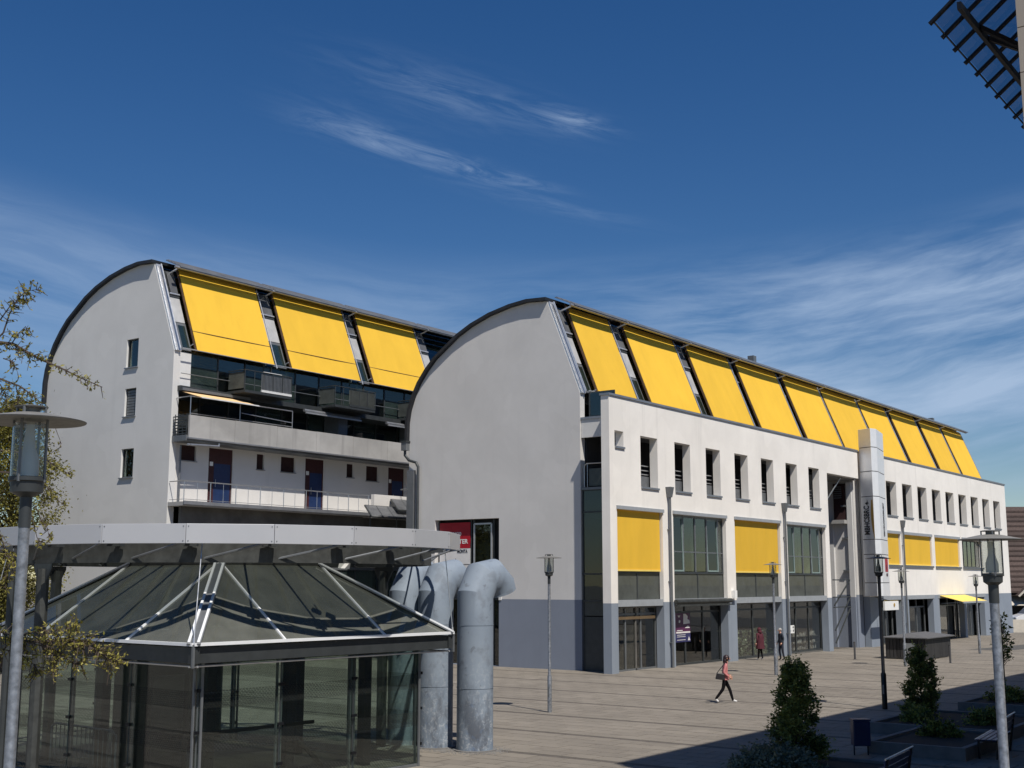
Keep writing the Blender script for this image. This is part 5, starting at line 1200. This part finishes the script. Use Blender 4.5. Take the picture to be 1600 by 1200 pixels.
def planters():
    def planter(x0, y0, x1, y1, h, lab):
        t = thing('planter', lab, 'planter', ((x0 + x1) / 2, (y0 + y1) / 2, 0)); w = .14
        box('wall', 'planter', t, x0, y0, -.02, x1, y0 + w, h); box('wall', 'planter', t, x0, y1 - w, -.02, x1, y1, h - .002); box('wall', 'planter', t, x0, y0 + w, -.02, x0 + w, y1 - w, h - .001); box('wall', 'planter', t, x1 - w, y0 + w, -.02, x1, y1 - w, h - .001)
        box('soil', 'soil', t, x0 + w, y0 + w, 0, x1 - w, y1 - w, h - .06); return t
    planter(24.6, 10.2, 29.2, 12.95, .07, 'flush planting bed at the bottom edge under the tall laurel')
    planter(30.7, 9.2, 34.6, 11.6, .30, 'stone planter in deep shade, right of the litter bin'); planter(34.8, 9.4, 39.4, 13.1, .30, 'stone planter in the shade under the farther laurel')
    planter(42.5, 9.2, 48.5, 12.9, .28, 'stone planter in the shade at the right edge under the spindly young tree')
    shrub('laurel_shrub', 'tall conical laurel shrub in front of the square, nearest of the two', (28.15, 12.35, .02), 2.18, .64, 15000, 'leaf_laurel', .085, cone=.62, low=.05)
    shrub('laurel_shrub', 'slender laurel shrub in front of the black bin enclosure', (38.0, 12.6, .22), 1.95, .50, 9000, 'leaf_laurel', .09, cone=.40, low=.04)
    # lavender cushion, ground cover
    lav = shrub('lavender_cushion', 'low grey-green lavender cushion at the bottom edge', (26.6, 12.2, .02), .36, 1.0, 7000, 'leaf_grey', .10, stem=False, cone=.7, low=.05)
    tb = MB(); tb.lathe([(.001, .0), (.03, .03), (.035, .07), (.02, .11), (.001, .12)], (26.3, 12.05, .34), 8); tb.tube([(26.3, 12.05, .03), (26.3, 12.05, .34)], .006, 5); o = tb.build('tulip_flower', 'cream_fabric'); tag(o, 'single pale orange tulip in the lavender cushion', 'flower')
    for (x, y, h, r, l) in ((33.3, 10.6, .3, .5, 'low dark plant on the planter right of the litter bin'), (36.4, 12.2, .3, .5, 'low dark plant at the foot of the farther laurel'), (36.8, 10.4, .35, .55, 'low dark plant on the farther planter, nearest the right-hand lamp'), (44.5, 11.8, .4, .7, 'low spreading plant under the spindly young tree')):
        shrub('low_plant', l, (x, y, .22), h, r, 1500, 'leaf_laurel', .11, stem=False, cone=.5, low=.05)
    c = V(46.6, 12.45, .3); t = shrub('young_tree', 'spindly young tree in the planter at the right edge', c, 2.7, .34, 420, 'leaf_laurel', .14, cone=.1, low=.45)
planters()

def near_tree():
    W = 11.6; base = img(-330, 900, 11.8); base.z = 0
    t = thing('larch_tree', 'spring larch reaching in from the left edge with budding twigs', 'tree', base)
    tr = MB(); P = [base, base + V(.05, 0, 2.0), base + V(.0, .1, 4.5), base + V(.1, 0, 7.4)]; tr.tube(P, [.16, .13, .09, .03], 12); tr.build('trunk', 'bark', t, smooth=True)
    lf = MB(); tw = MB(); random.seed(21)
    def path(pts, w0=W, w1=None):
        n = len(pts); return [img(p[0], p[1], w0 + ((w1 or w0) - w0) * i / max(1, n - 1)) for i, p in enumerate(pts)]
    def twig(P, r0, dens, side, size=.042, tone=.4, droop=.15):
        # P polyline; adds side shoots carrying small leaf tufts
        n = len(P); tw.tube(P, [r0 * (1 - .8 * i / (n - 1)) for i in range(n)], 5)
        L = sum((P[i + 1] - P[i]).length for i in range(n - 1)); cnt = int(L * dens)
        for k in range(cnt):
            u = random.random() ** .8 * (n - 1); i = min(n - 2, int(u)); p = P[i].lerp(P[i + 1], u - i); d = (P[i + 1] - P[i]).normalized()
            o = V(random.gauss(0, 1), random.gauss(0, 1), random.gauss(0, 1)); o = (o - d * o.dot(d)).normalized()
            q = p + (d * .5 + o).normalized() * side * random.uniform(.2, 1) + V(0, 0, -droop * side * random.random())
            if side > .05: tw.tube([p, q], [.0045, .002], 4, caps=False)
            m_ = random.randint(2, 5)
            for j in range(m_):
                a = p.lerp(q, random.uniform(.3, 1.05)); lf.leaf(a, size * random.uniform(.5, 1.2), min(1, max(0, random.gauss(tone, .25))), asp=.45)
    lim = lambda pts, r: tw.tube(pts, r, 6)
    hub = P[2]
    A = path([(-70, 548), (0, 535), (20, 537), (60, 560), (95, 575), (125, 590), (160, 605)]); tw.tube([P[3] * .55 + P[2] * .45, A[0]], [.05, .022], 6); twig(A, .018, 46, .13)
    twig(path([(-20, 545), (5, 520), (15, 490), (27, 468), (40, 455), (60, 452)]), .010, 70, .14, tone=.35)
    twig(path([(0, 500), (18, 475), (35, 470), (52, 465)]), .007, 60, .13); twig(path([(18, 537), (30, 520), (40, 510), (42, 522)]), .006, 70, .10)
    twig(path([(5, 560), (20, 565), (25, 575), (30, 590)]), .006, 60, .12); twig(path([(20, 545), (45, 550), (60, 562)]), .006, 90, .16)
    B = path([(-70, 590), (0, 592), (30, 603), (52, 618), (66, 632)]); tw.tube([P[2].lerp(P[3], .25), B[0]], [.04, .016], 6); twig(B, .013, 45, .12)
    twig(path([(0, 600), (10, 618), (12, 640)]), .006, 70, .14); twig(path([(25, 605), (30, 625), (22, 645)]), .005, 60, .12)
    Cc = path([(-70, 660), (10, 655), (60, 655), (84, 662), (96, 694)]); twig(Cc, .010, 14, .07, tone=.2)
    twig(path([(96, 698), (84, 705), (75, 712)]), .005, 40, .05, tone=.2)
    Dd = path([(-70, 700), (20, 705), (72, 718), (92, 732), (112, 742)]); twig(Dd, .010, 30, .07, tone=.25)
    Ee = path([(-70, 735), (10, 738), (66, 745), (72, 758), (84, 775), (100, 790)]); twig(Ee, .010, 34, .08, tone=.25)
    twig(path([(55, 790), (64, 812), (74, 825), (78, 845)]), .006, 60, .08); twig(path([(48, 800), (58, 840), (66, 850)]), .006, 50, .07)
    twig(path([(-60, 820), (0, 835), (12, 870), (8, 920)]), .010, 60, .12, tone=.6); twig(path([(-60, 850), (5, 860), (22, 880), (14, 905)]), .008, 60, .10, tone=.6)
    # lower bough in front of the canopy column
    Lb = path([(-90, 1010), (0, 1000), (60, 1003), (110, 1000), (150, 1015), (182, 1036)], 11.2, 11.0); tw.tube([P[1].lerp(P[2], .25), Lb[0]], [.05, .022], 6); twig(Lb, .015, 95, .20, tone=.6)
    for q in ([(10, 1000), (60, 985), (100, 985), (120, 978)], [(-20, 1010), (30, 1020), (55, 1040), (60, 1052)], [(60, 1003), (95, 1020), (110, 1035), (130, 1040)], [(30, 1000), (75, 1012), (90, 1030), (80, 1050)], [(100, 1000), (140, 1000), (165, 1020), (178, 1040)], [(-20, 985), (10, 990), (30, 1000), (45, 1030)], [(70, 985), (100, 1000), (135, 1005)]):
        twig(path(q, 11.1), .007, 110, .16, tone=.62)
    lf.build('foliage', 'leaf_spring', t); tw.build('branches', 'twig', t)
near_tree()
def far_trees():
    random.seed(5)
    leaf_mat('leaf_far', (.05, .046, .012), (.25, .23, .045), .3)
    for (px, py, w, h, r, lab, tn) in ((0, 700, 58, 13.2, 2.5, 'olive-green budding tree behind the left-hand lamp', .5), (-90, 640, 64, 15.5, 3.4, 'taller bare-twigged tree at the left edge beyond the lamp', .35)):
        b = img(px, 1040, w); b.z = 0; t = thing('budding_tree', lab, 'tree', b); tr = MB(); tr.tube([b, b + V(0, 0, h * .4), b + V(.2, .1, h * .75), b + V(.1, .2, h)], [.18, .14, .07, .02], 8)
        lf = MB()
        for k in range(520):
            z = h * random.uniform(.06, .97); f = z / h; rr = r * math.sin(math.pi * min(1, .15 + f * .82)) ** .7; a = random.uniform(0, 6.283); q = rr * random.uniform(.2, 1.05); p = b + V(q * math.cos(a), q * math.sin(a), z); s = b + V(0, 0, max(h * .1, z - q * .8))
            tr.tube([s, s.lerp(p, .6) + V(0, 0, .1), p], [.035, .015, .004], 4, caps=False); cl = random.uniform(.15, .45); tt = random.gauss(tn, .2)
            for j in range(70): lf.leaf(p + V(random.gauss(0, cl), random.gauss(0, cl), random.gauss(0, cl)), random.uniform(.09, .19), min(1, max(0, tt + random.gauss(0, .2))))
        tr.build('trunk', 'bark', t); lf.build('crown', 'leaf_far', t)
far_trees()

# ================================================================== PEOPLE
def person(label, loc, head, J, E_, mats, hair=None, girth=1.0, extras=None):
    t = thing('person', label, 'person', loc); rz = Matrix.Rotation(head, 4, 'Z')
    names = list(J); idx = {n: i for i, n in enumerate(names)}
    me = D.meshes.new('body'); me.from_pydata([J[n][0] for n in names], [(idx[a], idx[b]) for a, b, _ in E_], [])
    o = D.objects.new('body', me); COL.objects.link(o); sk = o.modifiers.new('skin', 'SKIN'); sk.use_smooth_shade = True
    for i, n in enumerate(names):
        r = J[n][1]; r = (r, r) if not isinstance(r, tuple) else r
        me.skin_vertices[0].data[i].radius = (r[0] * girth, r[1] * girth); me.skin_vertices[0].data[i].use_root = (n == 'pelvis')
    o.modifiers.new('sub', 'SUBSURF').levels = 1; o.modifiers['sub'].render_levels = 1
    m2 = D.meshes.new_from_object(o.evaluated_get(bpy.context.evaluated_depsgraph_get())); D.objects.remove(o)
    # hands with five fingers, nose and ears join the same mesh
    mb = MB()
    for s, (el, wr) in (('r', ('elbow_r', 'wrist_r')), ('l', ('elbow_l', 'wrist_l'))):
        w_ = Vector(J[wr][0]); d = (w_ - Vector(J[el][0])).normalized(); sd = d.cross(V(1, 0, 0)).normalized(); up = sd.cross(d)
        mb.tube([w_ - d * .01, w_ + d * .05, w_ + d * .085], [.026, .036, .030], 8)
        for k in range(4):
            b = w_ + d * .08 + up * (-.027 + k * .018); l = (.06, .072, .068, .052)[k]; mb.tube([b, b + d * l * .5 + sd * .008, b + d * l * .85 + sd * .03], [.0095, .009, .007], 6)
        b = w_ + d * .02 + up * .03; mb.tube([b, b + up * .025 + d * .03, b + up * .03 + d * .06], [.011, .010, .008], 6)
    hd = Vector(J['head'][0]); mb.tube([hd + V(.085, 0, .015), hd + V(.118, 0, -.02), hd + V(.09, 0, -.035)], [.008, .014, .012], 6)
    for y in (-1, 1): mb.tube([hd + V(0, y * .078, -.03), hd + V(-.01, y * .095, .02)], [.012, .018], 6); mb.tube([hd + V(.088, y * .032, .012), hd + V(.098, y * .032, .012)], [.012, .010], 6)
    bm = bmesh.new(); bm.from_mesh(m2); k0 = len(bm.faces); mm = D.meshes.new('tmp'); mm.from_pydata(mb.v, [], mb.f); bm.from_mesh(mm); bm.faces.ensure_lookup_table()
    slots = []
    def slot(n):
        if n not in slots: slots.append(n)
        return slots.index(n)
    segs = [(Vector(J[a][0]), Vector(J[b][0]), mats[k]) for a, b, k in E_]; sk_i = slot(mats['skin'])
    for i, f in enumerate(bm.faces):
        f.smooth = True
        if i >= k0: f.material_index = sk_i; continue
        c = f.calc_center_median(); best = None
        for a, b, mname in segs:
            ab = b - a; u = max(0, min(1, (c - a).dot(ab) / ab.length_squared)); dd = (c - a - ab * u).length
            if best is None or dd < best[0]: best = (dd, mname)
        mn = best[1]
        if c.z < .075: mn = mats['shoe']
        f.material_index = slot(mn)
    bm.transform(rz); res = D.meshes.new('body'); bm.to_mesh(res); bm.free()
    for n in slots: res.materials.append(MATS[n])
    body = D.objects.new('body', res); COL.objects.link(body); body.parent = t; OFF[body] = OFF[t]
    if hair:
        hb = MB()
        for (c, r) in hair[1]:
            v = []; N_ = 10
            for i in range(N_ + 1):
                for k in range(12):
                    a = math.pi * i / N_; q = 2 * math.pi * k / 12; v.append(rz @ (hd + Vector(c) + V(r[0] * math.sin(a) * math.cos(q), r[1] * math.sin(a) * math.sin(q), r[2] * math.cos(a))) + OFF[t])
            f = [(i * 12 + k, i * 12 + (k + 1) % 12, (i + 1) * 12 + (k + 1) % 12, (i + 1) * 12 + k) for i in range(N_) for k in range(12)]
            hb.add(v, f)
        hb.build('hair', hair[0], t, smooth=True)
    if extras: extras(t, lambda p: rz @ Vector(p) + OFF[t])
    return t
EDG = [('pelvis', 'waist', 'top'), ('waist', 'chest', 'top'), ('chest', 'neck', 'top'), ('neck', 'chin', 'skin'), ('chin', 'head', 'skin'), ('head', 'crown', 'skin'),
       ('pelvis', 'hip_r', 'leg'), ('hip_r', 'knee_r', 'leg'), ('knee_r', 'ankle_r', 'leg'), ('ankle_r', 'toe_r', 'shoe'), ('pelvis', 'hip_l', 'leg'), ('hip_l', 'knee_l', 'leg'), ('knee_l', 'ankle_l', 'leg'), ('ankle_l', 'toe_l', 'shoe'),
       ('chest', 'sh_r', 'top'), ('sh_r', 'elbow_r', 'top'), ('elbow_r', 'wrist_r', 'sleeve'), ('chest', 'sh_l', 'top'), ('sh_l', 'elbow_l', 'top'), ('elbow_l', 'wrist_l', 'sleeve')]
def joints(s, lean, rl, ll, ra, la, coat=0):
    k = s / 1.70; f = lambda x, y, z: (x * k, y * k, z * k)
    J = {'pelvis': (f(0, 0, .92), (.13 + coat, .115 + coat)), 'waist': (f(lean * .3, 0, 1.10), (.125 + coat, .105 + coat)), 'chest': (f(lean * .7, 0, 1.33), (.15, .115)), 'neck': (f(lean, 0, 1.45), .055), 'chin': (f(lean + .03, 0, 1.52), .055), 'head': (f(lean + .035, 0, 1.60), (.078, .092)), 'crown': (f(lean + .02, 0, 1.665), .06)}
    for nm, y, (kn, an, to) in (('r', -.095, rl), ('l', .095, ll)):
        J['hip_' + nm] = (f(0, y, .86), .088); J['knee_' + nm] = (f(kn[0], y, kn[1]), .062); J['ankle_' + nm] = (f(an[0], y, an[1]), .045); J['toe_' + nm] = (f(to[0], y * 1.1, to[1]), .036)
    for nm, y, (el, wr) in (('r', -1, ra), ('l', 1, la)):
        J['sh_' + nm] = (f(lean * .75, y * .17, 1.38), .062); J['elbow_' + nm] = (f(el[0], y * el[1], el[2]), .048); J['wrist_' + nm] = (f(wr[0], y * wr[1], wr[2]), .032)
    return J
def people():
    hr = math.atan2(RT.y, RT.x)
    J = joints(1.63, .07, ((-.08, .50), (-.36, .15), (-.25, .045)), ((.20, .49), (.31, .085), (.47, .045)), ((-.06, .22, 1.10), (.14, .20, .95)), ((.02, .22, 1.10), (.2, .18, .98)), .01)
    def bag(t, Q):
        b = thing('shoulder_bag', 'black handbag on the hip of the woman in the pink jacket', 'bag', Q((-.2, -.25, .85)))
        MB().add([Q(p) for p in ((-.36, -.27, .84), (-.02, -.27, .80), (-.02, -.18, .80), (-.36, -.18, .84), (-.30, -.26, 1.06), (-.04, -.26, 1.02), (-.04, -.19, 1.02), (-.30, -.19, 1.06))], [(0, 1, 2, 3), (4, 5, 6, 7), (0, 1, 5, 4), (1, 2, 6, 5), (2, 3, 7, 6), (3, 0, 4, 7)]).build('body', 'leather', b, bevel=.02)
        MB().tube([Q((-.30, -.23, 1.04)), Q((-.08, -.2, 1.3)), Q((.04, -.13, 1.41)), Q((.06, .05, 1.38))], .014, 5).build('strap', 'leather', b)
        w = MB(); 
        for k in range(10):
            a0, a1 = k / 10 * 6.283, (k + 1) / 10 * 6.283; w.add([Q((.02 + .155 * math.cos(a), .175 * math.sin(a), z)) for z in (.80, 1.0) for a in (a0, a1)], [(0, 1, 3, 2)])
        w.build('jacket_hem', 'pink_cloth', t)
    p = onground(1133, 1098.5)
    person('woman in pink jacket and black trousers walking right across the square', p, hr, J, EDG, dict(top='pink_cloth', sleeve='pink_cloth', leg='black_cloth', skin='skin', shoe='shoe_white'),
           ('hair_dark', [((-.02, 0, .015), (.112, .098, .115)), ((-.07, 0, -.09), (.075, .095, .13)), ((-.05, .0, -.16), (.06, .1, .10))]), extras=bag)
    J = joints(1.74, .02, ((.04, .50), (-.06, .10), (.09, .045)), ((.02, .50), (.08, .09), (.23, .04)), ((-.02, .25, 1.12), (.10, .24, .92)), ((-.02, .25, 1.12), (.05, .26, .90)), .03)
    p = onground(1187, 1030)
    def coat(t, Q):
        w = MB(); N_ = 14
        for z0, z1, r0, r1 in ((.62, .92, .225, .20), (.92, 1.2, .20, .185)):
            for k in range(N_):
                a0, a1 = k / N_ * 6.283, (k + 1) / N_ * 6.283; w.add([Q((.0 + r0 * math.cos(a0), r0 * 1.15 * math.sin(a0), z0)), Q((.0 + r0 * math.cos(a1), r0 * 1.15 * math.sin(a1), z0)), Q((r1 * math.cos(a1), r1 * 1.15 * math.sin(a1), z1)), Q((r1 * math.cos(a0), r1 * 1.15 * math.sin(a0), z1))], [(0, 1, 2, 3)])
        w.build('coat_skirt', 'maroon_cloth', t)
    person('person in a long maroon hooded coat before the third shop window', (p.x, 30.0, gz(64)), hr + 2.2, J, EDG, dict(top='maroon_cloth', sleeve='maroon_cloth', leg='black_cloth', skin='skin', shoe='shoe_white'), ('maroon_cloth', [((-.01, 0, .01), (.125, .11, .13)), ((-.06, 0, -.11), (.11, .13, .10))]), extras=coat)
    J = joints(1.74, .02, ((.05, .50), (-.02, .10), (.13, .045)), ((-.03, .50), (-.12, .11), (.03, .05)), ((-.04, .24, 1.12), (.08, .23, .92)), ((-.02, .24, 1.12), (.10, .22, .93)), .025)
    person('grey-haired man in navy jacket and dark jeans behind the lamp post', (64.3, 28.9, gz(64)), hr + 3.5, J, EDG, dict(top='navy_cloth', sleeve='navy_cloth', leg='jeans', skin='skin', shoe='black_cloth'), ('hair_grey', [((-.025, 0, .03), (.10, .09, .09))]))
people()
